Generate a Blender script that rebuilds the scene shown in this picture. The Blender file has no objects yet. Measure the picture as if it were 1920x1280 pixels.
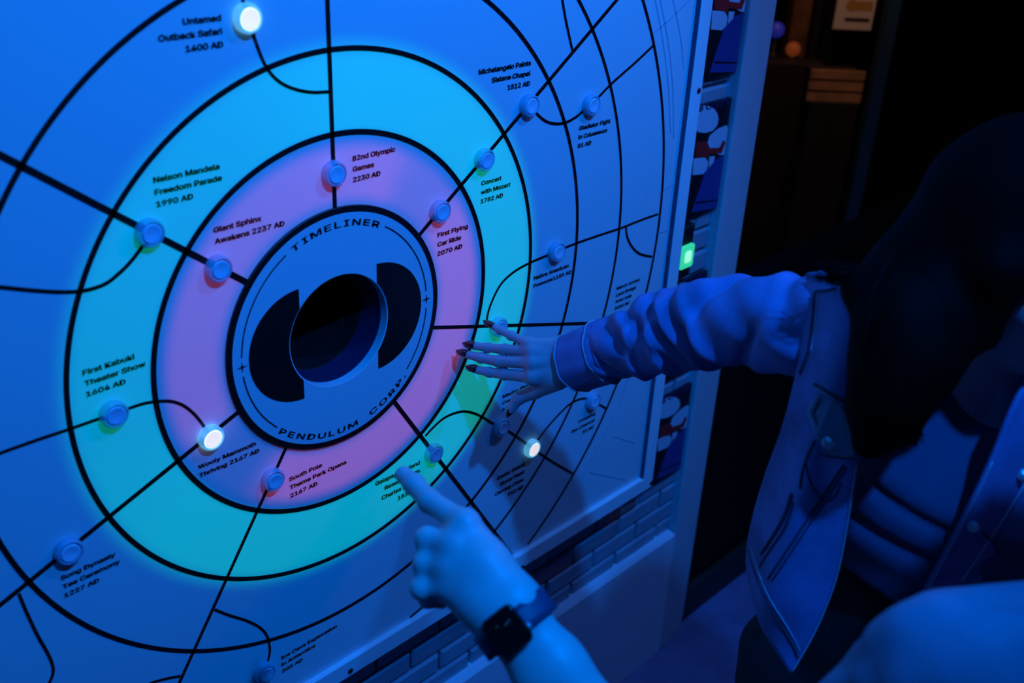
import bpy, bmesh, math, random
import numpy as np
from mathutils import Vector, Matrix

random.seed(7)
rng = np.random.default_rng(7)
SC = bpy.context.scene
COL = SC.collection

# ------------------------------------------------------------------ camera
S = 1.15                     # metres per fitted unit
H = 1.22                     # height of the hub of the map panel above the floor
FPX = 1958.806452            # focal length in pixels of the 1920x1280 frame
RM = np.array([[0.70309135, -0.70979229, 0.0430982],
               [-0.29796896, -0.34910209, -0.88844934],
               [0.64566016, 0.61181912, -0.45694673]])
CP = np.array([-0.64542348, -0.888341, 0.55066586]) * S + np.array([0, 0, H])


def W(u, v, d):
    """world point seen at pixel (u, v) at distance d along the view axis"""
    return Vector(CP + (np.array([(u - 960) / FPX, (v - 640) / FPX, 1.0]) @ RM) * d)


def PN(u, v, y=0.0):
    """world point of pixel (u, v) on the plane y = const"""
    d = np.array([(u - 960) / FPX, (v - 640) / FPX, 1.0]) @ RM
    return Vector(CP + d * (y - CP[1]) / d[1])


cam_d = bpy.data.cameras.new('camera')
cam = bpy.data.objects.new('camera', cam_d)
COL.objects.link(cam)
M = Matrix.Identity(4)
for i in range(3):
    M[i][0] = RM[0][i]; M[i][1] = -RM[1][i]; M[i][2] = -RM[2][i]; M[i][3] = CP[i]
cam.matrix_world = M
cam_d.sensor_width = 36.0
cam_d.lens = FPX / 1920 * 36.0
cam_d.clip_start = 0.05
cam_d.dof.use_dof = True
cam_d.dof.focus_distance = 1.52
cam_d.dof.aperture_fstop = 3.6
SC.camera = cam

# ------------------------------------------------------------------ world, lights, exposure
SC.view_settings.view_transform = 'Standard'
SC.view_settings.look = 'None'
SC.view_settings.exposure = 0.0
SC.view_settings.gamma = 1.0
SC.view_settings.use_curve_mapping = False
wd = bpy.data.worlds.new('World'); SC.world = wd
wd.use_nodes = True
wd.node_tree.nodes['Background'].inputs[0].default_value = (0.0015, 0.012, 0.05, 1)
wd.node_tree.nodes['Background'].inputs[1].default_value = 0.22


def lamp(name, kind, loc, energy, color, radius, target=None, angle=90, blend=0.5):
    l = bpy.data.lights.new(name, kind)
    l.energy = energy; l.color = color
    l.shadow_soft_size = radius
    o = bpy.data.objects.new(name, l); COL.objects.link(o)
    o.location = loc
    if kind == 'SPOT':
        l.spot_size = math.radians(angle); l.spot_blend = blend
        o.rotation_euler = (Vector(target) - Vector(loc)).to_track_quat('-Z', 'Y').to_euler()
    return o


BLUE = (0.0, 0.19, 1.0)
lamp('blue_spot', 'SPOT', (-0.15, -1.25, 2.70), 132, BLUE, 0.03, (0.05, 0, 1.2), 62, 0.6)
lamp('blue_spot', 'SPOT', (-0.85, -0.95, 2.78), 12, BLUE, 0.03, (-0.25, 0, 1.2), 70, 0.7)
lamp('blue_spot', 'SPOT', (0.80, -0.95, 2.78), 62, BLUE, 0.03, (0.65, 0, 1.15), 78, 0.7)
lamp('far_blue_fill', 'POINT', (2.6, -0.9, 2.6), 5.0, (0.05, 0.35, 1.0), 0.08)  # added unseen fill, no fixture: brightens the far trim
lamp('warm_lamp', 'POINT', (1.55, -0.95, 2.45), 3.3, (1.0, 0.50, 0.42), 0.08)
lamp('back_room_lamp', 'SPOT', (1.75, 0.30, 2.5), 19.0, (1.0, 0.45, 0.14), 0.06, (2.45, 0.62, 1.2), 52, 0.6)

# ------------------------------------------------------------------ materials


def mat(name, col, rough=0.5, metal=0.0, spec=0.5, emit=None, estr=0.0, trans=0.0, bump=None, sheen=0.0, var=0.0, alpha=1.0):
    m = bpy.data.materials.new(name); m.use_nodes = True
    nt = m.node_tree; b = nt.nodes['Principled BSDF']
    b.inputs['Base Color'].default_value = (*col, 1)
    b.inputs['Roughness'].default_value = rough
    b.inputs['Metallic'].default_value = metal
    b.inputs['Specular IOR Level'].default_value = spec
    b.inputs['Transmission Weight'].default_value = trans
    b.inputs['Alpha'].default_value = alpha
    if sheen: b.inputs['Sheen Weight'].default_value = sheen
    if emit:
        b.inputs['Emission Color'].default_value = (*emit, 1)
        b.inputs['Emission Strength'].default_value = estr
    tc = None
    if bump or var:
        tc = nt.nodes.new('ShaderNodeTexCoord')
    if var:
        n = nt.nodes.new('ShaderNodeTexNoise'); n.inputs['Scale'].default_value = 14; n.inputs['Detail'].default_value = 5
        nt.links.new(tc.outputs['Object'], n.inputs['Vector'])
        r = nt.nodes.new('ShaderNodeValToRGB')
        r.color_ramp.elements[0].color = (*[c * (1 - var) for c in col], 1)
        r.color_ramp.elements[1].color = (*[min(1, c * (1 + var)) for c in col], 1)
        r.color_ramp.elements[0].position = 0.35; r.color_ramp.elements[1].position = 0.65
        nt.links.new(n.outputs['Fac'], r.inputs[0]); nt.links.new(r.outputs[0], b.inputs['Base Color'])
    if bump:
        kind, scale, strength = bump[:3]
        if kind == 'noise':
            n = nt.nodes.new('ShaderNodeTexNoise'); n.inputs['Scale'].default_value = scale; n.inputs['Detail'].default_value = 4
            nt.links.new(tc.outputs['Object'], n.inputs['Vector']); out = n.outputs['Fac']
        else:
            n = nt.nodes.new('ShaderNodeTexWave'); n.inputs['Scale'].default_value = scale
            n.inputs['Distortion'].default_value = 0.3
            n.bands_direction = 'X'
            mp = nt.nodes.new('ShaderNodeMapping'); mp.inputs['Rotation'].default_value = (0, 0, math.radians(58))   # ribs run down the body
            nt.links.new(tc.outputs['Object'], mp.inputs['Vector']); nt.links.new(mp.outputs[0], n.inputs['Vector']); out = n.outputs['Fac']
        bp = nt.nodes.new('ShaderNodeBump'); bp.inputs['Strength'].default_value = strength
        bp.inputs['Distance'].default_value = bump[3] if len(bump) > 3 else 0.002
        nt.links.new(out, bp.inputs['Height']); nt.links.new(bp.outputs[0], b.inputs['Normal'])
    return m


m_ink = mat('black_ink', (0.004, 0.004, 0.005), 0.45)
m_pale_ink = mat('pale_ink', (0.42, 0.50, 0.62), 0.4)
m_white = mat('white_board', (0.78, 0.80, 0.82), 0.38)
m_hub = mat('hub_white', (0.62, 0.68, 0.74), 0.35)
m_frame = mat('white_frame', (0.82, 0.84, 0.86), 0.35)
m_collar = mat('clear_plastic', (0.55, 0.75, 0.98), 0.12, trans=0.45)
m_cap = mat('frosted_cap', (0.62, 0.74, 0.9), 0.3)
m_collar_lit = mat('lit_clear_plastic', (0.6, 0.85, 0.95), 0.12, trans=0.25, emit=(0.12, 0.5, 0.7), estr=0.45)
m_cap_lit = mat('lit_cap', (0.9, 0.9, 0.9), 0.3, emit=(1.0, 0.86, 0.78), estr=0.8)
m_tunnel = mat('dark_blue_plastic', (0.025, 0.022, 0.075), 0.45)
m_black = mat('black', (0.006, 0.006, 0.007), 0.6)
m_brick = mat('painted_brick', (0.30, 0.34, 0.40), 0.55, bump=('noise', 90, 0.35), var=0.08)
m_mortar = mat('mortar', (0.12, 0.14, 0.17), 0.8)
m_wains = mat('wainscot_white', (0.74, 0.76, 0.80), 0.4, bump=('noise', 220, 0.08))
m_post = mat('grey_post', (0.54, 0.53, 0.56), 0.5, bump=('noise', 260, 0.1))
m_floor = mat('floor_concrete', (0.24, 0.20, 0.36), 0.45, bump=('noise', 60, 0.1), var=0.12)
m_darkwall = mat('dark_wall', (0.004, 0.0045, 0.005), 0.8, spec=0.1)
m_darkbase = mat('dark_baseboard', (0.028, 0.022, 0.018), 0.6)
m_skin_w = mat('skin_woman', (0.50, 0.37, 0.43), 0.42, bump=('noise', 240, 0.12, 0.001), var=0.06)
m_skin_b = mat('skin_pale', (0.66, 0.52, 0.52), 0.45, bump=('noise', 240, 0.12, 0.001), var=0.05)
m_nail = mat('dark_red_nail', (0.16, 0.008, 0.012), 0.08, spec=0.8)
m_denim = mat('denim', (0.21, 0.18, 0.40), 0.85, bump=('noise', 420, 0.5, 0.0012), var=0.26)
m_denim_in = mat('denim_inside', (0.17, 0.19, 0.27), 0.9, bump=('noise', 420, 0.4, 0.001))
m_stitch = mat('pale_stitch', (0.42, 0.45, 0.55), 0.8)
m_seam = mat('dark_seam', (0.03, 0.035, 0.07), 0.9)
m_metal = mat('steel_button', (0.6, 0.62, 0.66), 0.35, metal=0.6)
m_top = mat('ribbed_grey_knit', (0.085, 0.065, 0.135), 0.85, bump=('ribx', 120, 0.4, 0.001))
m_jeans = mat('black_denim', (0.006, 0.006, 0.010), 0.85, bump=('noise', 420, 0.4, 0.001))
m_hair = mat('black_hair', (0.002, 0.0017, 0.0017), 0.65, spec=0.04)
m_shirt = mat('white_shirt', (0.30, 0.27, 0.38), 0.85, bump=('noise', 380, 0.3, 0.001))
m_strap = mat('dark_rubber', (0.05, 0.06, 0.13), 0.5)
m_glass = mat('watch_glass', (0.003, 0.004, 0.005), 0.12, spec=0.3)
m_case = mat('watch_case', (0.012, 0.014, 0.02), 0.3, metal=0.3)
m_teal = mat('dial_marks', (0.02, 0.1, 0.1), 0.4, emit=(0.0, 0.12, 0.12), estr=0.25)

# ------------------------------------------------------------------ object helpers


def link(name, me, material=None, parent=None, smooth=True):
    o = bpy.data.objects.new(name, me); COL.objects.link(o)
    if material is not None:
        for mm in (material if isinstance(material, (list, tuple)) else [material]):
            me.materials.append(mm)
    if smooth:
        me.polygons.foreach_set('use_smooth', [True] * len(me.polygons))
    if parent: o.parent = parent; o.matrix_parent_inverse = parent.matrix_basis.inverted()
    return o


def mesh(name, verts, faces, material=None, parent=None, smooth=False, mats=None):
    me = bpy.data.meshes.new(name)
    me.from_pydata([tuple(v) for v in verts], [], [tuple(f) for f in faces])
    me.update()
    o = link(name, me, material, parent, smooth)
    if mats is not None: me.polygons.foreach_set('material_index', mats)
    return o


def empty(name, loc, label=None, cat=None, group=None):
    o = bpy.data.objects.new(name, None); COL.objects.link(o)
    o.location = loc; o.empty_display_size = 0.05
    tag(o, label, cat, group)
    return o


def tag(o, label=None, cat=None, group=None, kind=None):
    if label: o['label'] = label
    if cat: o['category'] = cat
    if group: o['group'] = group
    if kind: o['kind'] = kind
    return o


class MB:
    """collects shapes into one mesh"""
    def __init__(s): s.v = []; s.f = []; s.m = []

    def add(s, v, f, mi=0):
        n = len(s.v); s.v += [tuple(p) for p in v]
        s.f += [tuple(i + n for i in q) for q in f]; s.m += [mi] * len(f)

    def box(s, a, b, mi=0):
        x0, y0, z0 = a; x1, y1, z1 = b
        s.add([(x0, y0, z0), (x1, y0, z0), (x1, y1, z0), (x0, y1, z0), (x0, y0, z1), (x1, y0, z1), (x1, y1, z1), (x0, y1, z1)],
              [(0, 3, 2, 1), (4, 5, 6, 7), (0, 1, 5, 4), (1, 2, 6, 5), (2, 3, 7, 6), (3, 0, 4, 7)], mi)

    def bevbox(s, a, b, bv, mi=0):
        """box whose front face (-y) is bevelled"""
        x0, y0, z0 = a; x1, y1, z1 = b
        s.add([(x0, y1, z0), (x1, y1, z0), (x1, y1, z1), (x0, y1, z1),
               (x0, y0 + bv, z0), (x1, y0 + bv, z0), (x1, y0 + bv, z1), (x0, y0 + bv, z1),
               (x0 + bv, y0, z0 + bv), (x1 - bv, y0, z0 + bv), (x1 - bv, y0, z1 - bv), (x0 + bv, y0, z1 - bv)],
              [(0, 1, 2, 3), (0, 4, 5, 1), (1, 5, 6, 2), (2, 6, 7, 3), (3, 7, 4, 0), (4, 8, 9, 5), (5, 9, 10, 6), (6, 10, 11, 7), (7, 11, 8, 4), (8, 11, 10, 9)], mi)

    def lathe(s, prof, c, n=40, mi=0, axis='y', close=False):
        """profile [(r, y)] turned about an axis along -y through c; y is signed world offset"""
        v = []; f = []
        for r, y in prof:
            for k in range(n):
                a = 2 * math.pi * k / n
                v.append((c[0] + r * math.cos(a), c[1] + y, c[2] + r * math.sin(a)))
        for i in range(len(prof) - 1):
            for k in range(n):
                k2 = (k + 1) % n
                f.append((i * n + k, i * n + k2, (i + 1) * n + k2, (i + 1) * n + k))
        if close:
            f.append(tuple(range((len(prof) - 1) * n, len(prof) * n)))
        s.add(v, f, mi)

    def ribbon(s, pts, w, y, th=0.0004, mi=0, closed=False):
        """flat printed line of width w along (x, z) points, at depth y"""
        P = np.array(pts, float); n = len(P)
        T = np.zeros_like(P)
        for i in range(n):
            a = P[i - 1] if (i > 0 or closed) else P[i]; b = P[(i + 1) % n] if (i < n - 1 or closed) else P[i]
            T[i] = (b - a) / (np.linalg.norm(b - a) + 1e-12)
        N = np.c_[-T[:, 1], T[:, 0]]
        A = P + N * w / 2; B = P - N * w / 2
        v = []; f = []
        for i in range(n):
            v += [(A[i][0], y, A[i][1]), (B[i][0], y, B[i][1]), (A[i][0], y + th, A[i][1]), (B[i][0], y + th, B[i][1])]
        for i in range(n if closed else n - 1):
            j = (i + 1) % n
            f += [(4 * i, 4 * j, 4 * j + 1, 4 * i + 1), (4 * i, 4 * i + 2, 4 * j + 2, 4 * j), (4 * i + 1, 4 * j + 1, 4 * j + 3, 4 * i + 3)]
        s.add(v, f, mi)

    def poly(s, pts, y, th=0.0004, mi=0):
        n = len(pts)
        v = [(p[0], y, p[1]) for p in pts] + [(p[0], y + th, p[1]) for p in pts]
        s.add(v, [tuple(range(n))] + [(i, (i + 1) % n, n + (i + 1) % n, n + i) for i in range(n)], mi)

    def tube(s, pts, rad, n=8, mi=0, cap=True):
        P = [Vector(p) for p in pts]; m = len(P)
        R = rad if hasattr(rad, '__len__') else [rad] * m
        T = [(P[min(i + 1, m - 1)] - P[max(i - 1, 0)]).normalized() for i in range(m)]
        u = T[0].orthogonal().normalized()
        v = []; f = []
        for i in range(m):
            u = (u - T[i] * u.dot(T[i])).normalized(); w = T[i].cross(u)
            for k in range(n):
                a = 2 * math.pi * k / n
                v.append(P[i] + (u * math.cos(a) + w * math.sin(a)) * R[i])
        for i in range(m - 1):
            for k in range(n):
                k2 = (k + 1) % n
                f.append((i * n + k, i * n + k2, (i + 1) * n + k2, (i + 1) * n + k))
        if cap:
            f.append(tuple(range(n))[::-1]); f.append(tuple(range((m - 1) * n, m * n)))
        s.add(v, f, mi)

    def build(s, name, material, parent=None, smooth=False):
        return mesh(name, s.v, s.f, material, parent, smooth, s.m)


def fix_normals(o):
    bm = bmesh.new(); bm.from_mesh(o.data)
    bmesh.ops.recalc_face_normals(bm, faces=bm.faces); bm.to_mesh(o.data); bm.free()
    return o


def catmull(pts, n=10, closed=False):
    P = np.array(pts, float); out = []; m = len(P)
    segs = m if closed else m - 1
    for i in range(segs):
        p1 = P[i]; p2 = P[(i + 1) % m]
        p0 = P[(i - 1) % m] if (closed or i > 0) else 2 * p1 - p2
        p3 = P[(i + 2) % m] if (closed or i < m - 2) else 2 * p2 - p1
        for k in range(n):
            t = k / n
            out.append(0.5 * ((2 * p1) + (-p0 + p2) * t + (2 * p0 - 5 * p1 + 4 * p2 - p3) * t * t + (-p0 + 3 * p1 - 3 * p2 + p3) * t ** 3))
    if not closed: out.append(P[-1])
    return np.array(out)


# signed distance modelling ---------------------------------------------------


def rcone(P, a, b, ra, rb):
    a = np.asarray(a, np.float32); b = np.asarray(b, np.float32)
    ab = b - a; L = float(ab @ ab) + 1e-12
    t = np.clip(((P - a) @ ab) / L, 0, 1)
    return np.linalg.norm(P - a - t[:, None] * ab, axis=1) - (ra + (rb - ra) * t)


def ell(P, c, axes, rad):
    q = (P - np.asarray(c, np.float32)) @ np.asarray(axes, np.float32).T
    k = q / np.asarray(rad, np.float32)
    k0 = np.linalg.norm(k, axis=1); k1 = np.linalg.norm(k / np.asarray(rad, np.float32), axis=1) + 1e-9
    return k0 * (k0 - 1) / k1


def smin(a, b, k):
    h = np.clip(0.5 + 0.5 * (b - a) / k, 0, 1)
    return b + (a - b) * h - k * h * (1 - h)


def surfnet(fn, lo, hi, h):
    lo = np.array(lo, np.float64); hi = np.array(hi, np.float64)
    n = np.maximum(((hi - lo) / h).astype(int) + 2, 3)
    ax = [lo[i] + h * np.arange(n[i]) for i in range(3)]
    V = np.empty(n, np.float32)
    yy, zz = np.meshgrid(ax[1], ax[2], indexing='ij')
    step = max(1, int(400000 / yy.size))
    for i in range(0, n[0], step):
        xs = ax[0][i:i + step]
        P = np.empty((len(xs), yy.size, 3), np.float32)
        P[:, :, 0] = xs[:, None]; P[:, :, 1] = yy.ravel(); P[:, :, 2] = zz.ravel()
        V[i:i + step] = fn(P.reshape(-1, 3)).reshape(len(xs), n[1], n[2])
    neg = V < 0
    c = np.zeros(n - 1, np.int8)
    for dx in (0, 1):
        for dy in (0, 1):
            for dz in (0, 1):
                c += neg[dx:n[0] - 1 + dx, dy:n[1] - 1 + dy, dz:n[2] - 1 + dz]
    act = (c > 0) & (c < 8)
    I = np.argwhere(act)
    idx = -np.ones(n - 1, np.int64); idx[act] = np.arange(len(I))
    acc = np.zeros((len(I), 3)); cnt = np.zeros(len(I))
    cor = [(a, b, d) for a in (0, 1) for b in (0, 1) for d in (0, 1)]
    for p in cor:
        for k in range(3):
            if p[k] == 0:
                q = list(p); q[k] = 1
                va = V[I[:, 0] + p[0], I[:, 1] + p[1], I[:, 2] + p[2]]
                vb = V[I[:, 0] + q[0], I[:, 1] + q[1], I[:, 2] + q[2]]
                m = (va < 0) != (vb < 0)
                t = np.where(m, va / np.where(va == vb, 1, va - vb), 0)
                pos = np.array(p, float)[None].repeat(len(I), 0); pos[:, k] += t
                acc[m] += pos[m]; cnt[m] += 1
    verts = lo + h * (I + acc / cnt[:, None])
    faces = []
    for k in range(3):
        a, b = [(1, 2), (2, 0), (0, 1)][k]
        sl0 = [slice(None)] * 3; sl1 = [slice(None)] * 3
        sl0[k] = slice(0, n[k] - 1); sl1[k] = slice(1, n[k])
        e = neg[tuple(sl0)] != neg[tuple(sl1)]
        E = np.argwhere(e)
        E = E[(E[:, a] > 0) & (E[:, b] > 0) & (E[:, a] < n[a] - 1) & (E[:, b] < n[b] - 1)]
        s = neg[E[:, 0], E[:, 1], E[:, 2]]
        def g(da, db):
            Q = E.copy(); Q[:, a] -= da; Q[:, b] -= db
            return idx[Q[:, 0], Q[:, 1], Q[:, 2]]
        q = np.stack([g(1, 1), g(0, 1), g(0, 0), g(1, 0)], 1)
        q[~s] = q[~s][:, ::-1]
        faces.append(q)
    return verts, np.concatenate(faces)


def join_sdf(parts):
    V = []; Fc = []; n = 0
    for v, f in parts:
        V.append(v); Fc.append(f + n); n += len(v)
    return np.concatenate(V), np.concatenate(Fc)


def np_mesh(name, v, f, material, parent=None):
    me = bpy.data.meshes.new(name)
    me.vertices.add(len(v)); me.vertices.foreach_set('co', np.asarray(v, np.float32).ravel())
    k = f.shape[1]
    me.loops.add(len(f) * k); me.loops.foreach_set('vertex_index', np.asarray(f, np.int32).ravel())
    me.polygons.add(len(f))
    me.polygons.foreach_set('loop_start', np.arange(0, len(f) * k, k, dtype=np.int32))
    me.polygons.foreach_set('loop_total', np.full(len(f), k, np.int32))
    me.update(calc_edges=True); me.validate()
    return link(name, me, material, parent, True)


def grid_mesh(name, G, material, parent=None, thick=0.004, uv=True, closed_u=False, build=True):
    """G: (rows, cols, 3) surface, solidified"""
    r, c = G.shape[:2]
    v = G.reshape(-1, 3)
    f = []
    cc = c if closed_u else c - 1
    for i in range(r - 1):
        for j in range(cc):
            j2 = (j + 1) % c
            f.append((i * c + j, i * c + j2, (i + 1) * c + j2, (i + 1) * c + j))
    o = mesh(name, v, f, material, parent, True)
    if uv:
        ul = o.data.uv_layers.new(name='UVMap')
        co = np.empty((len(o.data.loops), 2), np.float32)
        k = 0
        for i in range(r - 1):
            for j in range(cc):
                for (di, dj) in ((0, 0), (0, 1), (1, 1), (1, 0)):
                    co[k] = ((j + dj) / c, (i + di) / r); k += 1
        ul.data.foreach_set('uv', co.ravel())
    if thick:
        md = o.modifiers.new('thickness', 'SOLIDIFY'); md.thickness = thick; md.offset = -1
    return o


def upsample(ctrl, nu=8, nv=8):
    """bicubic (Catmull-Rom) grid from a small control grid"""
    A = np.array([catmull(row, nv) for row in np.array(ctrl, float)])
    return np.array([catmull(A[:, j], nu) for j in range(A.shape[1])]).transpose(1, 0, 2)


try:        # a plain grotesque that ships with Blender; the built-in face otherwise
    import os
    FONT = bpy.data.fonts.load(os.path.join(bpy.utils.system_resource('DATAFILES', path='fonts'), 'Inter.woff2'))
except Exception:
    FONT = None


def text_poly(body, bold=0.0):
    cu = bpy.data.curves.new('t', 'FONT'); cu.body = body; cu.size = 1.0
    if FONT: cu.font = FONT
    cu.resolution_u = 3
    o = bpy.data.objects.new('t', cu); COL.objects.link(o)
    dg = bpy.context.evaluated_depsgraph_get(); dg.update()
    me = bpy.data.meshes.new_from_object(o.evaluated_get(dg))
    v = np.array([p.co[:] for p in me.vertices], float).reshape(-1, 3); f = [tuple(p.vertices) for p in me.polygons]
    if bold:                      # heavier strokes: the outline laid over itself a little aside
        n_ = len(v); sh = [(0, 0)] + [(bold * math.cos(a), bold * .8 * math.sin(a)) for a in np.linspace(0, 2 * math.pi, 8, endpoint=False)]
        f = [tuple(i + k * n_ for i in q) for k in range(len(sh)) for q in f]
        v = np.concatenate([v + np.array([a, c, 0.002 * k]) for k, (a, c) in enumerate(sh)])
    bpy.data.objects.remove(o); bpy.data.curves.remove(cu); bpy.data.meshes.remove(me)
    return v, f


# ------------------------------------------------------------------ setting
mb = MB(); mb.box((-3.5, -4.0, -0.05), (4.5, 3.0, 0.0))
tag(mb.build('floor', m_floor), kind='structure')

WY = 0.062                                   # face of the brick wall
mb = MB()
for a, b in (((-2.6, WY + .012, 0), (-.2, WY + .14, 2.9)), ((.2, WY + .012, 0), (1.0, WY + .14, 2.9)),
             ((-.2, WY + .012, 0), (.2, WY + .14, H - .2)), ((-.2, WY + .012, H + .2), (.2, WY + .14, 2.9))):
    mb.box(a, b, 1)
BL, BH = 0.147, 0.0480
row = 0
z = 0.30
while z < 2.6:
    off = 0.836 if row % 2 else 0.767
    # row boundaries sit at hub - 0.727 - k*0.048
    zz = H - 0.871 + row * BH
    k0 = -24
    for k in range(k0, 3):
        x0 = off + k * BL + .003; x1 = off + (k + 1) * BL - .003
        x1 = min(x1, 0.975)
        if x1 - x0 < .01 or x0 < -2.6: continue
        if x0 < .74 and x1 > -.75 and zz > H - .58 and zz < H + .56: continue
        j = rng.normal(0, .0008)
        mb.bevbox((x0, WY + j, zz + .003), (x1, WY + .012, zz + BH - .003), .004, 0)
    row += 1; z = zz
tag(mb.build('wall_left', [m_brick, m_mortar]), kind='structure')

# white board along the foot of the wall
mb = MB()
zb = H - 0.858
mb.box((-2.6, 0.040, 0.0), (0.962, 0.074, zb - .006))
mb.add([(-2.6, .040, zb - .006), (.962, .040, zb - .006), (.962, .046, zb), (-2.6, .046, zb), (-2.6, .074, zb), (.962, .074, zb)],
       [(0, 1, 2, 3), (3, 2, 5, 4)])
tag(mb.build('trim_1', m_wains), kind='structure')
# grey end post of the wall, lower right corner rounded
mb = MB()
x0, x1 = 0.966, 1.056
pts = [(x0, 0.0), (x1 - .05, 0.0)] + [(x1 - .05 + .05 * math.sin(t), .06 - .06 * math.cos(t)) for t in np.linspace(.2, math.pi / 2, 8)] + [(x1, 2.9), (x0, 2.9)]
n = len(pts)
mb.add([(p[0], .042, p[1]) for p in pts] + [(p[0], .205, p[1]) for p in pts],
       [tuple(range(n)), tuple(range(n, 2 * n))[::-1]] + [(i, n + i, n + (i + 1) % n, (i + 1) % n) for i in range(n)])
o = mb.build('trim_2', m_post); fix_normals(o)
bv = o.modifiers.new('b', 'BEVEL'); bv.width = .004; bv.segments = 2
tag(o, kind='structure')

# low dark partition to the right of the post and its baseboard
mb = MB(); mb.box((1.07, 0.078, 0), (3.9, 0.14, 0.92))
tag(mb.build('wall_right', m_darkwall), kind='structure')
mb = MB(); mb.bevbox((1.07, 0.062, 0), (3.9, 0.078, 0.10), .005)
tag(mb.build('baseboard_right', m_darkbase), kind='structure')
mb = MB(); mb.box((3.9, -4.0, 0), (4.0, 2.4, 2.9)); mb.box((1.0, 2.3, 0), (3.9, 2.4, 2.9))
tag(mb.build('wall_back', m_darkwall), kind='structure')

# ------------------------------------------------------------------ the map panel
XR, ZB = 0.7351, 0.5754
panel = empty('wall_panel', (0, 0.05, H - 0.608),
              'large white backlit time map panel with black rings, spokes and round push buttons on the brick wall', 'display panel')

# backlit face: a plate with a round opening for the hub
m_face = bpy.data.materials.new('backlit_acrylic'); m_face.use_nodes = True
nt = m_face.node_tree; bs = nt.nodes['Principled BSDF']
bs.inputs['Base Color'].default_value = (0.66, 0.72, 0.76, 1); bs.inputs['Roughness'].default_value = 0.32


def N(t, **kw):
    n = nt.nodes.new(t)
    for k, v in kw.items(): setattr(n, k, v)
    return n


def math_n(op, a, b=None, c=None):
    n = N('ShaderNodeMath', operation=op)
    for i, x in enumerate((a, b, c)):
        if x is None: continue
        if isinstance(x, (int, float)): n.inputs[i].default_value = x
        else: nt.links.new(x, n.inputs[i])
    return n.outputs[0]


def sstep(x, a, b):
    n = N('ShaderNodeMapRange', interpolation_type='SMOOTHSTEP')
    nt.links.new(x, n.inputs[0]); n.inputs[1].default_value = a; n.inputs[2].default_value = b
    return n.outputs[0]


tc = N('ShaderNodeTexCoord'); sp = N('ShaderNodeSeparateXYZ'); nt.links.new(tc.outputs['Object'], sp.inputs[0])
rr = math_n('SQRT', math_n('ADD', math_n('MULTIPLY', sp.outputs[0], sp.outputs[0]), math_n('MULTIPLY', sp.outputs[2], sp.outputs[2])))
ang = math_n('ARCTAN2', sp.outputs[2], sp.outputs[0])


def lobe(deg, width, depth):
    """1 - depth * bump(angle): a stretch of the ring the LED strip does not reach"""
    d = math_n('COSINE', math_n('SUBTRACT', ang, math.radians(deg)))
    return math_n('SUBTRACT', 1.0, math_n('MULTIPLY', sstep(d, math.cos(math.radians(width)), 1.0), depth))


pk = math_n('MULTIPLY', sstep(rr, .166, .192), math_n('SUBTRACT', 1.0, sstep(rr, .238, .262)))
pk = math_n('MULTIPLY', pk, math_n('MULTIPLY', lobe(218, 24, .9), lobe(48, 20, .55)))
pk = math_n('MULTIPLY', pk, lobe(150, 100, .35))
cy = math_n('MULTIPLY', sstep(rr, .258, .276), math_n('SUBTRACT', 1.0, sstep(rr, .350, .392)))
cy = math_n('MULTIPLY', cy, lobe(150, 70, .25))
c1 = N('ShaderNodeMix', data_type='RGBA', blend_type='ADD')


def colscale(fac, col):
    n = N('ShaderNodeVectorMath', operation='SCALE'); n.inputs[0].default_value = col
    nt.links.new(fac, n.inputs['Scale']); return n.outputs[0]


ad = N('ShaderNodeVectorMath', operation='ADD')
nt.links.new(colscale(pk, (0.19, 0.02, 0.05)), ad.inputs[0]); nt.links.new(colscale(cy, (0.0, 0.25, 0.12)), ad.inputs[1])
nt.links.new(ad.outputs[0], bs.inputs['Emission Color']); bs.inputs['Emission Strength'].default_value = 1.0

n = 96; v = []; f = []
for k in range(n):
    a = 2 * math.pi * k / n; c, s_ = math.cos(a), math.sin(a)
    t = min(XR / max(abs(c), 1e-9), ZB / max(abs(s_), 1e-9))
    v += [(.168 * c, 0, .168 * s_), (.30 * c, 0, .30 * s_), (c * t, 0, s_ * t)]
cx = {}
for k in range(n):
    j = (k + 1) % n
    f += [(3 * k, 3 * k + 1, 3 * j + 1, 3 * j), (3 * k + 1, 3 * k + 2, 3 * j + 2, 3 * j + 1)]
    # fill the rectangle corners
    p, q = v[3 * k + 2], v[3 * j + 2]
    if abs(abs(p[0]) - XR) < 1e-6 and abs(abs(q[2]) - ZB) < 1e-6 and abs(abs(q[0]) - XR) > 1e-6 or \
       abs(abs(q[0]) - XR) < 1e-6 and abs(abs(p[2]) - ZB) < 1e-6 and abs(abs(p[0]) - XR) > 1e-6:
        v.append((math.copysign(XR, p[0]), 0, math.copysign(ZB, p[2]))); f.append((3 * k + 2, len(v) - 1, 3 * j + 2))
face = mesh('backlit_face', v, f, m_face, None)
face.location = (0, 0, H); fix_normals(face)
if face.data.polygons[0].normal.y > 0: face.data.flip_normals()
face.parent = panel; face.matrix_parent_inverse = panel.matrix_basis.inverted()
md = face.modifiers.new('s', 'SOLIDIFY'); md.thickness = .006; md.offset = -1

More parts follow.
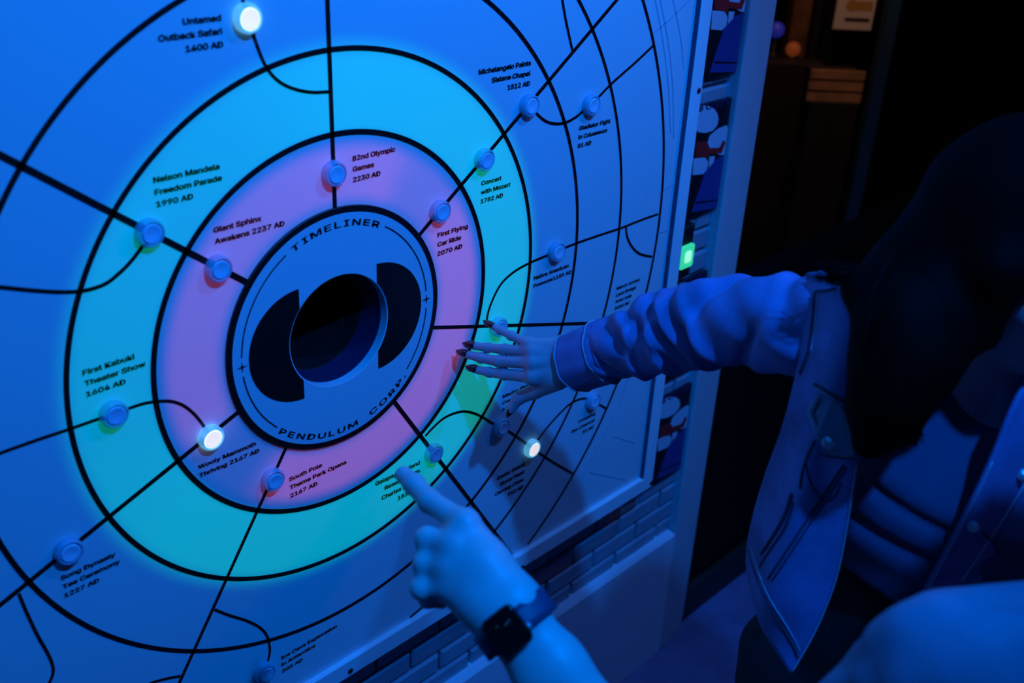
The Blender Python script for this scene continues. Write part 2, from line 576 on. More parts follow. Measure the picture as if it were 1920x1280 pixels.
# frame: four mitred rails with a raised lip
OX, OZ, FY = 0.7675, 0.6085, -0.0095
v = []
for y, (ix, iz) in ((FY, (XR, ZB)), (FY, (OX, OZ)), (.048, (OX, OZ)), (.004, (XR, ZB)), (.048, (XR - .02, ZB - .02))):
    for sx, sz in ((-1, -1), (1, -1), (1, 1), (-1, 1)):
        v.append((sx * ix, y, H + sz * iz))
f = []
for a, b in ((0, 1), (1, 2), (3, 0)):
    for k in range(4):
        j = (k + 1) % 4
        f.append((4 * a + k, 4 * a + j, 4 * b + j, 4 * b + k))
fr = mesh('frame', v, f, m_frame, panel); fix_normals(fr)
bv = fr.modifiers.new('b', 'BEVEL'); bv.width = .0015; bv.segments = 2
for (u, vv) in ((1310, 170), (979, 1063), (657, 1257), (1221, 905)):
    p = PN(u, vv, FY)
    mb = MB(); mb.lathe([(.0048, 0), (.0048, -.0012), (.0034, -.0024), (.0015, -.0024), (.0013, -.0012), (.0001, -.0012)], p, 14)
    mb.build('screw', m_ink, panel, True)

m_edge_shade = mat('edge_shade', (0.05, 0.07, 0.14), 0.6)  # added dark strips: shade on the lip's inner side put into colour
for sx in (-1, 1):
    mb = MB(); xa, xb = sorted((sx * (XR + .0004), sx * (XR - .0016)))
    mb.box((xa, FY + .0012, H - ZB), (xb, .003, H + ZB)); mb.build('edge_shade_strip', m_edge_shade, panel)
LY = -0.0006                                 # printed lines lie on the face


def inside(p): return abs(p[0]) < XR - .001 and abs(p[1] - H) < ZB - .001


def printed(pts, w, name='printed_line', material=m_ink, closed=False):
    """clip to the face, then print"""
    runs = []; cur = []
    for p in pts:
        if inside(p): cur.append(p)
        else:
            if len(cur) > 1: runs.append(cur)
            cur = []
    if len(cur) > 1: runs.append(cur)
    mb = MB()
    full = closed and len(runs) == 1 and len(runs[0]) == len(pts)
    for r_ in runs: mb.ribbon(r_, w, LY, closed=full)
    if mb.f: return fix_normals(mb.build(name, material, panel))


for rad, w in ((.2661, .0072), (.3677, .0066), (.4764, .0062), (.5860, .0056), (.6990, .0058)):
    printed([(rad * math.cos(a), H + rad * math.sin(a)) for a in np.linspace(-math.pi / 2, 1.5 * math.pi, 480, endpoint=False)], w, 'printed_ring', closed=True)


def straight(deg, r0, r1, w):
    a = math.radians(deg)
    printed([(r * math.cos(a), H + r * math.sin(a)) for r in np.linspace(r0, r1, 60)], w, 'printed_spoke')


for deg, r1, w in ((90, .574, .0062), (35.81, .9, .0062), (-16.71, .6990, .0056), (-57.69, .9, .0068), (-122.87, .9, .0052), (-158.36, .9, .0062), (141.05, .9, .0078)):
    straight(deg, .170, r1, w)


def pp(s_, y=0.0):
    out = []
    for q in s_.split():
        a, b = q.split(','); p = PN(float(a), float(b), y); out.append((p.x, p.z))
    return out


for s_, w in (("449,-40 455,0 466,35 475,66 487,100 498,124 512,143 531,158 556,168 585,173 617,172", .0040),
              ("282,437 264,465 245,490 222,513 195,533 155,545 110,547 60,544 0,538 -60,531", .0046),
              ("-60,872 0,849 70,824 130,804 187,784 215,775 245,764 270,756 297,752 320,752 342,759 362,774 378,793 390,812 397,821", .0040),
              ("35,1112 50,1148 70,1190 88,1222 98,1245 99,1262 92,1280 75,1310", .0040),
              ("402,1142 430,1153 462,1163 487,1176 500,1191 505,1210 505,1225 497,1262", .0040),
              ("250,1300 280,1281 315,1271 338,1267", .0040),
              ("994,198 1010,217 1025,228 1043,232 1062,229 1080,219 1093,208 1110,195 1144,159 1190,118 1224,86", .0044),
              ("1050,-30 1054,0 1062,45 1073,95", .0046),
              ("912,610 914,590 922,565 938,534 960,512 990,494 1027,478 1045,470 1080,456 1120,442 1165,427 1200,413 1234,401", .0042),
              ("1173,424 1176,445 1186,464 1200,476 1222,481", .0046),
              ("797,817 812,801 830,785 850,775 870,771 890,775 910,785 928,796 941,801 955,809 985,830 999,841 1040,868 1073,887", .0044),
              ("1004,830 1030,796 1055,769 1070,756 1087,748 1102,747 1113,752 1137,766", .0044),
              ("904,974 886,994 868,1013", .004)):
    printed(catmull(pp(s_), 8), w, 'printed_branch')
for s_ in ("1236,-10 1252,75 1261,160 1263,260", "1222,-30 1240,60 1252,150 1257,250", "1258,-20 1276,70 1282,130", "1228,60 1262,30 1300,-8",
           "1236,362 1262,345", "1232,437 1252,432", "1180,700 1160,760 1120,840 1085,905", "1150,818 1190,830", "1105,885 1175,900"):
    printed(catmull(pp(s_), 6), .0022, 'printed_faint_line', m_pale_ink)

# hub disc: black rim, white face with printed crescents, bored through
mb = MB()
hc = (0, 0, H)
mb.lathe([(.1725, .0), (.1725, -.0030), (.1720, -.0034), (.1642, -.0034), (.1642, -.0028)], hc, 128, 0)
hubrim = mb.build('hub_rim', m_ink, panel); fix_normals(hubrim)
mb = MB()
mb.lathe([(.1645, -.0030), (.0805, -.0030), (.0795, -.0024), (.0792, .010)], hc, 128, 0)
hub = mb.build('hub_disc', m_hub, panel); fix_normals(hub)
mb = MB()
mb.lathe([(.0792, .010), (.0774, .0102), (.0774, .019)], hc, 96, 0)
for k in range(3):
    y0 = .019 + .0095 * k; r_ = .0774 - .0007 * k
    mb.lathe([(r_, y0), (r_ + .0016, y0 + .0002), (r_ + .0016, y0 + .0012), (r_ - .0007, y0 + .0014), (r_ - .0007, y0 + .0095)], hc, 96, 0)
mb.lathe([(.0753, .0475), (.0735, .0478), (.0735, .078), (.0712, .0782), (.0712, .14), (.0001, .14)], hc, 96, 1)  # unlit depth of the bore put in as black
tn = mb.build('hub_tunnel', [m_tunnel, m_black], panel); fix_normals(tn)
HY = -.0036
for sx in (-1, 1):
    mb = MB()
    th = np.linspace(-math.pi / 2, math.pi / 2, 48)
    arc = [(sx * (.0625 + .0785 * math.cos(t)), H + .0795 * math.sin(t)) for t in th]
    ih = math.sqrt(.0812 ** 2 - .0625 ** 2); t0 = math.atan2(ih, .0625)
    inner = [(sx * .0812 * math.cos(t), H + .0812 * math.sin(t)) for t in np.linspace(t0, -t0, 30)]
    mb.poly(arc + inner, HY)
    fix_normals(mb.build('printed_crescent', m_ink, panel))
    # arc with a star in the middle
    mb = MB()
    lim = (59, -41) if sx > 0 else (121, 225)
    mid = 0.5 if sx > 0 else 180.5
    for a0, a1 in ((lim[0], mid + (5 if lim[0] > mid else -5)), (mid + (-5 if lim[0] > mid else 5), lim[1])):
        mb.ribbon([(.151 * math.cos(math.radians(a)), H + .151 * math.sin(math.radians(a))) for a in np.linspace(a0, a1, 40)], .0017, HY)
    cxp, czp = .151 * math.cos(math.radians(mid)), H + .151 * math.sin(math.radians(mid))
    star = [(cxp + (.0075 if k % 2 == 0 else .0016) * math.cos(k * math.pi / 4), czp + (.0075 if k % 2 == 0 else .0016) * math.sin(k * math.pi / 4)) for k in range(8)]
    mb.poly(star, HY)
    fix_normals(mb.build('printed_arc', m_ink, panel))


def ring_text(body, a0, a1, base, cap, flip, name):
    """letters of an extended face set round the hub between two angles"""
    gl = []; tot = 0
    for ch in body:
        if ch == ' ': gl.append((None, None, .42)); tot += .42; continue
        v_, f_ = text_poly(ch, .018)
        x0_, x1_ = v_[:, 0].min(), v_[:, 0].max(); v_[:, 0] -= x0_
        w_ = x1_ - x0_
        gl.append((v_, f_, w_)); tot += w_
    gap = .15
    tot += gap * (len(body) - 1)
    arc = math.radians(abs(a1 - a0)) * (base + cap / 2)
    sx_ = arc / tot; sy_ = cap / .70
    mb = MB(); x = 0
    for (v_, f_, w_) in gl:
        if v_ is not None:
            P = []
            am = x + w_ / 2
            for q in v_:
                t = ((x + q[0]) * sx_) / (base + cap / 2)
                h_ = q[1] * sy_
                if not flip:
                    a = math.radians(a0) - t; r_ = base + h_
                else:
                    a = math.radians(a0) + t; r_ = base + cap - h_
                P.append((r_ * math.cos(a), HY - q[2] * .004, H + r_ * math.sin(a)))
            mb.add(P, f_)
        x += w_ + gap
    return mb.build(name, m_ink, panel)


ring_text('TIMELINER', 117.5, 63.0, .1462, .0112, False, 'hub_lettering')
ring_text('PENDULUM CORP.', 227.5, 316.0, .1462, .0108, True, 'hub_lettering')


def caption(lines, align, a, b, ref, last, wide=1.0):
    """lines of bold print; a-b = baseline ends of line `ref`, last = baseline of the last line at the aligned side"""
    A = PN(*a); B = PN(*b); L = PN(*last)
    width = abs(B.x - A.x)
    pol = [text_poly(t, .036) for t in lines]
    wref = pol[ref][0][:, 0].max() - pol[ref][0][:, 0].min()
    sx_ = width / wref
    nl = len(lines)
    z0_ = (A.z + B.z) / 2
    spc = (z0_ - L.z) / (nl - 1 - ref) if nl - 1 != ref else None
    if spc is None: spc = (PN(*last).z - z0_) / ref if ref else .016
    sy_ = spc * .63 / .727
    mb = MB()
    for i, (v_, f_) in enumerate(pol):
        xl, xr = v_[:, 0].min(), v_[:, 0].max()
        if align == 'L': xo = A.x - xl * sx_
        else: xo = B.x - xr * sx_
        zo = z0_ - (i - ref) * spc
        mb.add([(xo + q[0] * sx_, LY - .0002 - q[2] * .004, zo + q[1] * sy_) for q in v_], f_)
    return mb.build('caption', m_ink, panel)


caption(['Untamed', 'Outback Safari', '1400 AD'], 'R', (296.6, 78), (416.5, 63), 1, (417.5, 88))
caption(['Nelson Mandela', 'Freedom Parade', '1990 AD'], 'L', (287, 342), (411.5, 316.5), 0, (293, 388))
caption(['Giant Sphinx', 'Awakens 2237 AD'], 'L', (400, 435.6), (490, 413), 0, (403, 457))
caption(['82nd Olympic', 'Games', '2230 AD'], 'L', (660, 300.6), (740.8, 283.8), 0, (661.8, 341))
caption(['Michelangelo Paints', 'Sistene Chapel', '1512 AD'], 'R', (897, 139.4), (995, 121.6), 0, (993.7, 159.6))
caption(['Gladiator Fight', 'in Colosseum', '81 AD'], 'L', (1085, 244.5), (1143.9, 229), 0, (1082.7, 277))
caption(['Concert', 'with Mozart', '1782 AD'], 'L', (901, 363.4), (956.4, 349.3), 1, (901, 381))
caption(['First Flying', 'Car Ride', '2070 AD'], 'L', (819.7, 443.4), (876.5, 428), 0, (819.7, 479.4))
caption(['Native American', 'Powwow1159 AD'], 'L', (1000, 524), (1065.6, 500.5), 0, (999.4, 539))
caption(['March Across', 'Land Bridge', 'from Asia', '5000 BC'], 'L', (1155.6, 543), (1199, 525.7), 0, (1151.6, 581))
caption(['Machu Picchu', 'Construction', '1450 AD'], 'L', (942, 744), (1003, 719), 0, (941.6, 770))
caption(['First Kabuki', 'Theater Show', '1604 AD'], 'L', (154.5, 702.8), (252, 671.9), 0, (163, 743))
caption(['Wooly Mammoth', 'Thriving 2167 AD'], 'L', (371, 877.5), (480, 834.8), 0, (373.9, 894.3))
caption(['South Pole', 'Theme Park Opens', '2167 AD'], 'L', (541.5, 900.4), (603.6, 875), 0, (544, 932.3))
caption(['Song Dynasty', 'Tea Ceremony', '1227 AD'], 'L', (113.5, 1085), (216.7, 1043), 0, (122.6, 1118.7))
caption(['Ice Cave Exploration', 'in Antarctica', '203 AD'], 'L', (526.4, 1233), (631.5, 1177.5), 0, (528.4, 1260.5))
caption(['Galapagos Island', 'Research with', 'Charles Darwin', '1835 AD'], 'R', (703, 908.8), (787, 870.8), 0, (787, 916))
caption(['Easter Island', 'Stone Head', 'Carving Class', '910 AD'], 'R', (932, 898.7), (983, 872), 0, (980, 914))
caption(['Crossing', 'the Channel', '33 BC'], 'R', (1084, 793), (1115.5, 776), 0, (1113, 801))


# push buttons: clear collar with a frosted cap
def make_button(lit):
    mb = MB()
    mb.lathe([(.0162, 0), (.0166, -.002), (.0166, -.0075), (.0158, -.0098), (.0143, -.0112), (.0130, -.0112), (.0124, -.0100), (.0122, -.0078), (.0001, -.0076)], (0, 0, 0), 40)
    b = mb.build('push_button', m_collar_lit if lit else m_collar, None, True); fix_normals(b)
    mb = MB()
    mb.lathe([(.0117, -.0079), (.0117, -.0105), (.0110, -.0116), (.0096, -.0118), (.0080, -.0112), (.0001, -.0110)], (0, 0, 0), 40)
    c = mb.build('cap', m_cap_lit if lit else m_cap, None, True); fix_normals(c); c.parent = b
    return b, c


protos = {}
BTN = [(466, 35, 1), (628, 326, 0), (827, 397, 0), (910, 300, 0), (994, 198, 0), (1110, 197, 0), (282, 437, 0), (411, 504, 0), (215, 777, 0),
       (397, 821, 1), (513, 900, 0), (130, 1034, 0), (497, 1262, 0), (815, 850, 0), (936, 613, 0), (1045, 472, 0), (941, 801, 0), (999, 841, 1), (1113, 752, 0)]
for u, vv, lit in BTN:
    p = PN(u, vv, -.0065)
    if lit not in protos:
        b, c = make_button(lit); protos[lit] = (b, c)
    else:
        b0, c0 = protos[lit]; b = b0.copy(); c = c0.copy(); COL.objects.link(b); COL.objects.link(c); c.parent = b
    b.location = (p.x, 0, p.z)
    b.parent = panel; b.matrix_parent_inverse = panel.matrix_basis.inverted()
    if lit: b['label'] = 'glowing white lit push button'


# ------------------------------------------------------------------ people: shared builders
CAMV = Vector(CP)
RX = Vector(RM[0]); RY = Vector(RM[1]); RZ = Vector(RM[2])


def px(p):
    q = RM @ (np.array(p) - CP)
    return FPX * q[0] / q[2] + 960, FPX * q[1] / q[2] + 640, q[2]


def hand_sdf(P, wrist, mcps, fingers, thumb, rad, palm_r=.0125, fk=.0035, web=0.0, taper=(1.12, 1.0, .86, .74)):
    """wrist: (left, right) carpal ends; mcps: knuckles; fingers: joint chains; thumb: chain from the wrist side"""
    d = None
    for k, m in enumerate(mcps):
        t = k / max(1, len(mcps) - 1)
        w = np.array(wrist[0]) * (1 - t) + np.array(wrist[1]) * t
        q = rcone(P, w, m, palm_r * 1.15, palm_r * .66)
        d = q if d is None else smin(d, q, .014)
    for k in range(len(mcps) - 1):
        d = smin(d, rcone(P, mcps[k], mcps[k + 1], palm_r * .66, palm_r * .66), .006)
    tb = None
    for k in range(len(thumb) - 1):
        r0 = [.0150, .0112, .0095, .0068][k]; r1 = [.0112, .0095, .0068, .005][k]
        s_ = rad / .0080
        q = rcone(P, thumb[k], thumb[k + 1], r0 * s_, r1 * s_)
        tb = q if tb is None else smin(tb, q, .004)
    d = smin(d, tb, .012)
    F = None
    wm_ = (np.array(wrist[0]) + np.array(wrist[1])) / 2
    for ch, fr in fingers:
        g = rcone(P, ch[0] + (wm_ - ch[0]) * .38, ch[0], rad * fr * 1.0, rad * fr * 1.16)
        nseg = len(ch) - 1
        for k in range(nseg):
            sc = taper
            q = rcone(P, ch[k], ch[k + 1], rad * fr * sc[k], rad * fr * sc[k + 1])
            g = q if g is None else smin(g, q, fk)
            if k:
                jb = np.linalg.norm(P - np.array(ch[k], np.float32), axis=1) - rad * fr * sc[k] * 1.06
                g = smin(g, jb, .003)
        F = g if F is None else (smin(F, g, web) if web else np.minimum(F, g))
    return smin(d, F, .009)


def nail(name, parent, base, tip, up, width, thick, material, over=0.0):
    """almond fingernail lying on the back of the last joint"""
    a = (Vector(tip) - Vector(base)); L = a.length + over; a.normalize()
    up = (up - a * up.dot(a)).normalized(); s_ = a.cross(up)
    v = []; f = []
    nu, nv = 14, 9
    for i in range(nu):
        t = i / (nu - 1)
        w = width * (math.sin(math.pi * (0.22 + .78 * t)) ** .62 if t < 1 else 0.02) if t > .0 else width * .62
        w = max(w, width * .02)
        for j in range(nv):
            q = -1 + 2 * j / (nv - 1)
            v.append(Vector(base) + a * (L * t) + s_ * (w * q) + up * (thick * (1 - .55 * q * q) - .0022 * t * t))
    for i in range(nu - 1):
        for j in range(nv - 1):
            f.append((i * nv + j, i * nv + j + 1, (i + 1) * nv + j + 1, (i + 1) * nv + j))
    o = mesh(name, v, f, material, parent, True)
    md = o.modifiers.new('s', 'SOLIDIFY'); md.thickness = .0012; md.offset = 0
    return o


def head_sdf(P, c, side, fd, up, sc=1.0, jaw=1.0):
    A = [side, fd, up]
    c = Vector(c)
    q = lambda x, y, z: c + side * x * sc + fd * y * sc + up * z * sc
    d = ell(P, q(0, -.012, .03), A, (.073 * sc, .092 * sc, .088 * sc))
    d = smin(d, ell(P, q(0, .022, -.035), A, (.056 * sc, .062 * sc, .072 * sc)), .03)
    d = smin(d, rcone(P, q(0, .055, -.085), q(0, .058, -.09), .024 * sc * jaw, .02 * sc), .03)
    for s_ in (-1, 1):
        d = smin(d, ell(P, q(.04 * s_, .055, -.028), A, (.022, .02, .02)), .02)
        # eye sockets
        d = np.maximum(d, -smin(ell(P, q(.031 * s_, .091, .008), A, (.019, .014, .012)), d + .2, .001))
        # ears
        d = smin(d, ell(P, q(.073 * s_, -.012, -.006), [side, (fd - side * .4 * s_).normalized(), up], (.008, .018, .03)), .006)
    d = smin(d, rcone(P, q(0, .086, .008), q(0, .104, -.026), .008, .0105), .010)
    for s_ in (-1, 1): d = smin(d, rcone(P, q(.009 * s_, .094, -.028), q(.009 * s_, .093, -.027), .0075, .0075), .006)
    d = smin(d, ell(P, q(0, .082, -.052), A, (.022, .010, .006)), .005)
    d = smin(d, ell(P, q(0, .080, -.063), A, (.019, .010, .006)), .005)
    return d


def eyes(parent, c, side, fd, up, sc=1.0):
    for s_ in (-1, 1):
        p = Vector(c) + side * .031 * s_ * sc + fd * .0665 * sc + up * .007 * sc
        mb = MB(); n = 16
        for mi, (rad, off) in enumerate(((.0118, 0), (.0058, .0072))):
            v = []; f = []
            for i in range(9):
                t = math.pi * i / 8
                for k in range(n):
                    a = 2 * math.pi * k / n
                    v.append(p + fd * (off + rad * math.cos(t)) + side * rad * math.sin(t) * math.cos(a) + up * rad * math.sin(t) * math.sin(a))
            for i in range(8):
                for k in range(n):
                    f.append((i * n + k, i * n + (k + 1) % n, (i + 1) * n + (k + 1) % n, (i + 1) * n + k))
            mb.add(v, f, mi)
        mb.build('eye', [m_eye, m_ink], parent, True)


m_eye = mat('eye_white', (0.7, 0.68, 0.66), 0.2)


def tube_surface(cent, radii, disp=None, ns=None, nt=72, ref=None, samples=6, flat=None):
    """closed tube about a spline; theta 0 faces the ref direction. returns (rows, nt, 3)"""
    C = catmull(cent, samples); R = catmull([[r, 0, 0] for r in radii], samples)[:, 0]
    m = len(C)
    T = np.gradient(C, axis=0); T /= np.linalg.norm(T, axis=1)[:, None]
    s_ = np.r_[0, np.cumsum(np.linalg.norm(np.diff(C, axis=0), axis=1))]
    G = np.zeros((m, nt, 3)); th = np.linspace(0, 2 * math.pi, nt, endpoint=False)
    for i in range(m):
        r0 = np.array(ref) - T[i] * (np.array(ref) @ T[i]); r0 /= np.linalg.norm(r0)
        u0 = np.cross(T[i], r0)
        rad = np.full(nt, R[i])
        if disp is not None: rad = rad + disp(s_[i], s_[-1], th)
        G[i] = C[i] + rad[:, None] * (np.cos(th)[:, None] * r0 + np.sin(th)[:, None] * u0 * (flat or 1))
    return G, C, T, s_


def depth_at(G, u, v):
    """view depth of the front of sheet G at a pixel, interpolated from its nearest points"""
    Q = (np.asarray(G).reshape(-1, 3) - CP) @ RM.T
    U = FPX * Q[:, 0] / Q[:, 2] + 960; V_ = FPX * Q[:, 1] / Q[:, 2] + 640
    D = (U - u) ** 2 + (V_ - v) ** 2
    k = np.argsort(D)[:6]
    w = 1 / (D[k] + 4)
    return float((Q[k, 2] * w).sum() / w.sum())


def on(G, pts, lift=.004):
    """points seen at pixels, lying on surface G and raised towards the front"""
    return [W(u, v, depth_at(G, u, v) - lift) for u, v in pts]


def seam(name, G, pts, r, material, parent, lift=.0008, n=6):
    pts = catmull(pts, 8)
    P = np.array([tuple(p) for p in on(G, pts, lift)])
    for _ in range(3): P[1:-1] = (P[:-2] + 2 * P[1:-1] + P[2:]) / 4
    mb = MB(); mb.tube(P, r, 6); return mb.build(name, material, parent, True)


def snap_button(parent, p, nrm, r=.0075):
    nrm = Vector(nrm).normalized(); u = nrm.orthogonal().normalized(); w = nrm.cross(u)
    v = []; f = []; n = 20
    prof = [(r, 0), (r, .0022), (r * .86, .0034), (r * .62, .003), (r * .5, .0036), (.0002, .004)]
    for rr_, h in prof:
        for k in range(n):
            a = 2 * math.pi * k / n
            v.append(Vector(p) + (u * math.cos(a) + w * math.sin(a)) * rr_ + nrm * h)
    for i in range(len(prof) - 1):
        for k in range(n): f.append((i * n + k, i * n + (k + 1) % n, (i + 1) * n + (k + 1) % n, (i + 1) * n + k))
    return mesh('button', v, f, m_metal, parent, True)


# ------------------------------------------------------------------ the woman reaching to the panel
N_ = W(1880, 690, 1.16); P_ = W(1655, 1235, 1.41)
UP = (N_ - P_).normalized()
LF = Vector((.53, -.85, 0)); LF = (LF - UP * LF.dot(UP)).normalized()
FW = LF.cross(UP).normalized()
TL = (N_ - P_).length
SR = W(1545, 602, 1.16); EL = W(1320, 606, 1.31); WR = W(1108, 672, 1.465)
SL = SR + LF * .355 - UP * .015
woman = empty('person', (P_.x, P_.y, 0.0),
              'dark-haired woman in an open denim jacket and cropped top reaching one hand to the panel', 'person')
T_AX = np.array([LF, FW, UP], np.float32)


def tors(P, grow=0.0):
    q = (P - np.array(P_, np.float32)) @ T_AX.T
    q = q * np.array([1, 1.38, 1], np.float32)
    d = rcone(q, (0, 0, .0), (0, 0, .07), .128 + grow, .126 + grow)
    d = smin(d, rcone(q, (0, 0, TL * .35), (0, 0, TL * .42), .122 + grow, .122 + grow), .09)
    d = smin(d, rcone(q, (-.03, 0.01, TL * .66), (.03, 0.01, TL * .66), .118 + grow, .118 + grow), .08)
    for s_ in (-1, 1):
        d = smin(d, rcone(q, (.062 * s_, .085, TL * .64), (.062 * s_, .085, TL * .63), .058 + grow, .058 + grow), .05)
    d = smin(d, rcone(q, (-.11, -.02, TL * .86), (.11, -.02, TL * .86), .062 + grow, .062 + grow), .07)
    return d * .86


HC = W(1934, 478, 1.035)
HFD = Vector((-.02, -.96, -.28)).normalized()
HUP = (Vector((0, 0, 1)) - HFD * HFD.z).normalized()
HSD = HFD.cross(HUP)
KN = [P_ + LF * s_ * .10 - UP * .02 for s_ in (-1, 1)]
KNEE = [Vector((p.x, p.y, .46)) + FW * .03 for p in KN]
ANK = [Vector((p.x, p.y, .085)) - FW * .01 for p in KN]


def woman_body(P):
    d = tors(P)
    d = smin(d, rcone(P, N_ - UP * .03, N_ + (HC - N_) * .55, .056, .050), .035)
    d = smin(d, head_sdf(P, HC, HSD, HFD, HUP), .015)
    d = smin(d, rcone(P, SR, EL, .042, .031), .04)
    d = smin(d, rcone(P, EL, EL + (WR - EL) * .8, .031, .027), .012)
    d = smin(d, rcone(P, SL, SL - UP * .27 - LF * -.04, .045, .036), .04)
    e = SL - UP * .27 + LF * .04
    d = smin(d, rcone(P, e, e - UP * .22 + FW * .08, .036, .026), .012)
    for k in (0, 1):
        d = smin(d, rcone(P, KN[k] + UP * .02, KNEE[k], .058, .044), .03)
        d = smin(d, rcone(P, KNEE[k], ANK[k], .044, .030), .02)
        d = smin(d, rcone(P, ANK[k] - Vector((0, 0, .035)), ANK[k] - Vector((0, 0, .05)) + FW * .13, .036, .026), .02)
    return d


lo = np.min([P_, N_, SR, SL, EL, WR, HC, ANK[0], ANK[1]], axis=0) - .16; hi = np.max([P_, N_, SR, SL, EL, WR, HC], axis=0) + .16
lo[2] = 0.0; hi[2] = HC.z + .16


def body_no_hand(P):
    d = woman_body(P)
    ax = np.array((WR - EL).normalized(), np.float32)
    cut = (P - np.array(EL + (WR - EL) * .72, np.float32)) @ ax
    near = np.linalg.norm(P - np.array(WR, np.float32), axis=1) - .25
    return np.maximum(d, np.minimum(cut, -near) if False else np.where(near < 0, cut, -1))


wb = surfnet(body_no_hand, lo, hi, .0065)

# right hand: palm towards the panel, thumb below
def w_(*a): return np.array(W(*a))


TIPW = {
    'little': [w_(994, 646, 1.500), w_(958.6, 629, 1.522), w_(938, 619, 1.533), w_(920, 609.5, 1.542)],
    'ring': [w_(1001, 660, 1.494), w_(946.5, 655, 1.524), w_(915, 651.5, 1.541), w_(884, 647.5, 1.552)],
    'middle': [w_(1001, 680, 1.490), w_(936, 677.5, 1.524), w_(902, 671, 1.543), w_(871, 663, 1.556)],
    'index': [w_(999, 707, 1.492), w_(946.5, 701.5, 1.522), w_(917, 697.5, 1.536), w_(889, 692, 1.546)],
}
TH = [w_(1046, 712, 1.484), w_(1003, 733, 1.515), w_(972, 746, 1.53), w_(957, 768, 1.538)]
WRA = [w_(1088, 650, 1.468), w_(1085, 698, 1.472)]


def woman_hand(P):
    d = hand_sdf(P, (WRA[0], WRA[1]), [TIPW[k][0] for k in ('little', 'ring', 'middle', 'index')],
                 [(TIPW['little'], .80), (TIPW['ring'], .96), (TIPW['middle'], 1.02), (TIPW['index'], 1.0)], TH, .0080, .0135)
    wm = (WRA[0] + WRA[1]) / 2
    ax = np.array(WR - EL); ax /= np.linalg.norm(ax)
    end = wm - ax * .10
    cr = np.cross(ax, np.array(RZ)); cr /= np.linalg.norm(cr)
    for s_ in (-1, 1):
        d = smin(d, rcone(P, wm + cr * .0125 * s_, end + cr * .012 * s_, .0195, .024), .02)
    # tendons and knuckle row
    for k in ('ring', 'middle', 'index'):
        a = TIPW[k][0]; b = wm + (a - wm) * .35
        n_ = np.array(CAMV) - a; n_ /= np.linalg.norm(n_)
        d = smin(d, rcone(P, a + n_ * .0065, b + n_ * .006, .0045, .003), .010)
    return d


pts = np.array([p for v_ in TIPW.values() for p in v_] + TH + WRA)
hb = surfnet(woman_hand, pts.min(0) - .035, pts.max(0) + np.array([.035, .02, .035]), .0016)
v_, f_ = join_sdf([wb, hb])
wbody = np_mesh('body', v_, f_, m_skin_w, woman)
eyes(woman, HC, HSD, HFD, HUP)
for k, ch in TIPW.items():
    a, b = Vector(ch[2]), Vector(ch[3]); ax = (b - a).normalized()
    up = (CAMV - b).normalized()
    up = (up + Vector((0, 0, .7))).normalized()
    base = b - ax * .006
    nail('fingernail', woman, base, b + ax * .0135, up, {'little': .0052}.get(k, .0064), .0068 if k != 'little' else .0056, m_nail)['label'] = 'dark red pointed fingernail'
a, b = Vector(TH[2]), Vector(TH[3]); ax = (b - a).normalized()
up = ((CAMV - b).normalized() + RX * .6 + RY * .3).normalized()
nail('fingernail', woman, b - ax * .006, b + ax * .012, up, .0064, .0062, m_nail)['label'] = 'dark red pointed fingernail'

# crop top
TOPF = lambda P: None
hem_c = W(1665, 1105, 1.24)
hem_t = (hem_c - P_).dot(UP)


def crop_top(P):
    q = (P - np.array(P_, np.float32)) @ T_AX.T
    q = q.copy(); q2 = q[:, 2] + .22 * q[:, 0]
    fold = np.zeros(len(P), np.float32)
    for t0, sl, am, wd_ in ((.190, .0, .0070, .008), (.150, .06, .0070, .009)):
        fold += am * np.exp(-((q2 - hem_t - t0 + .07 - sl * q[:, 0]) / wd_) ** 2)
    for t0, sl, am, wd_ in ((.212, .0, .0025, .016), (.125, .06, .002, .014)):
        fold -= am * np.exp(-((q2 - hem_t - t0 + .07 - sl * q[:, 0]) / wd_) ** 2)
    d = tors(P, .012) + fold
    # loose body of the top falls straight below the bust
    qq = q * np.array([1, 1.25, 1], np.float32)
    d2 = rcone(qq, (0, .02, TL * .2), (0, .02, TL * .6), .145, .140) * .9 + fold
    d = smin(d, d2, .03)
    d = np.maximum(d, hem_t - q2)
    nc = (W(1905, 665, 1.06) - P_); nc = np.array([nc.dot(LF), nc.dot(FW), nc.dot(UP)], np.float32)
    g = (q - nc) / np.array([.085, .10, .088], np.float32)
    d = np.maximum(d, -(np.linalg.norm(g, axis=1) - 1) * .08)
    d = np.maximum(d, q[:, 2] - TL * .96)
    d = np.maximum(d, np.abs(q[:, 0]) - .155)
    return d


cc = [P_ + LF * a + FW * b + UP * c for a in (-.2, .2) for b in (-.19, .2) for c in (hem_t - .06, TL)]
v_, f_ = surfnet(crop_top, np.min(cc, axis=0), np.max(cc, axis=0), .0045)
top = np_mesh('cropped_top', v_, f_, m_top, woman)
# ribbed neckband and hem line
nc = W(1905, 665, 1.06)


def surf_march(fn, o, d, n=90, step=.004):
    """first point along o + d*t inside fn"""
    T_ = np.arange(n) * step
    P = (np.array(o) + np.array(d) * T_[:, None]).astype(np.float32)
    v = fn(P); k = np.argmax(v < 0)
    return P[k] if v[k] < 0 else None


band = []
for (u, vv) in ((1794, 678), (1806, 696), (1822, 712), (1842, 727), (1862, 738), (1884, 746), (1906, 747), (1922, 742), (1940, 730), (1955, 712), (1966, 690)):
    r_ = (W(u, vv, 1) - CAMV)
    p = surf_march(crop_top, CAMV + r_ * .90, r_, 120, .004)
    if p is not None: band.append(p - np.array(r_) * .002)
if len(band) > 3:
    mb = MB(); mb.tube(catmull(band, 6), .0058, 8); mb.build('neckband', m_top, top, True)

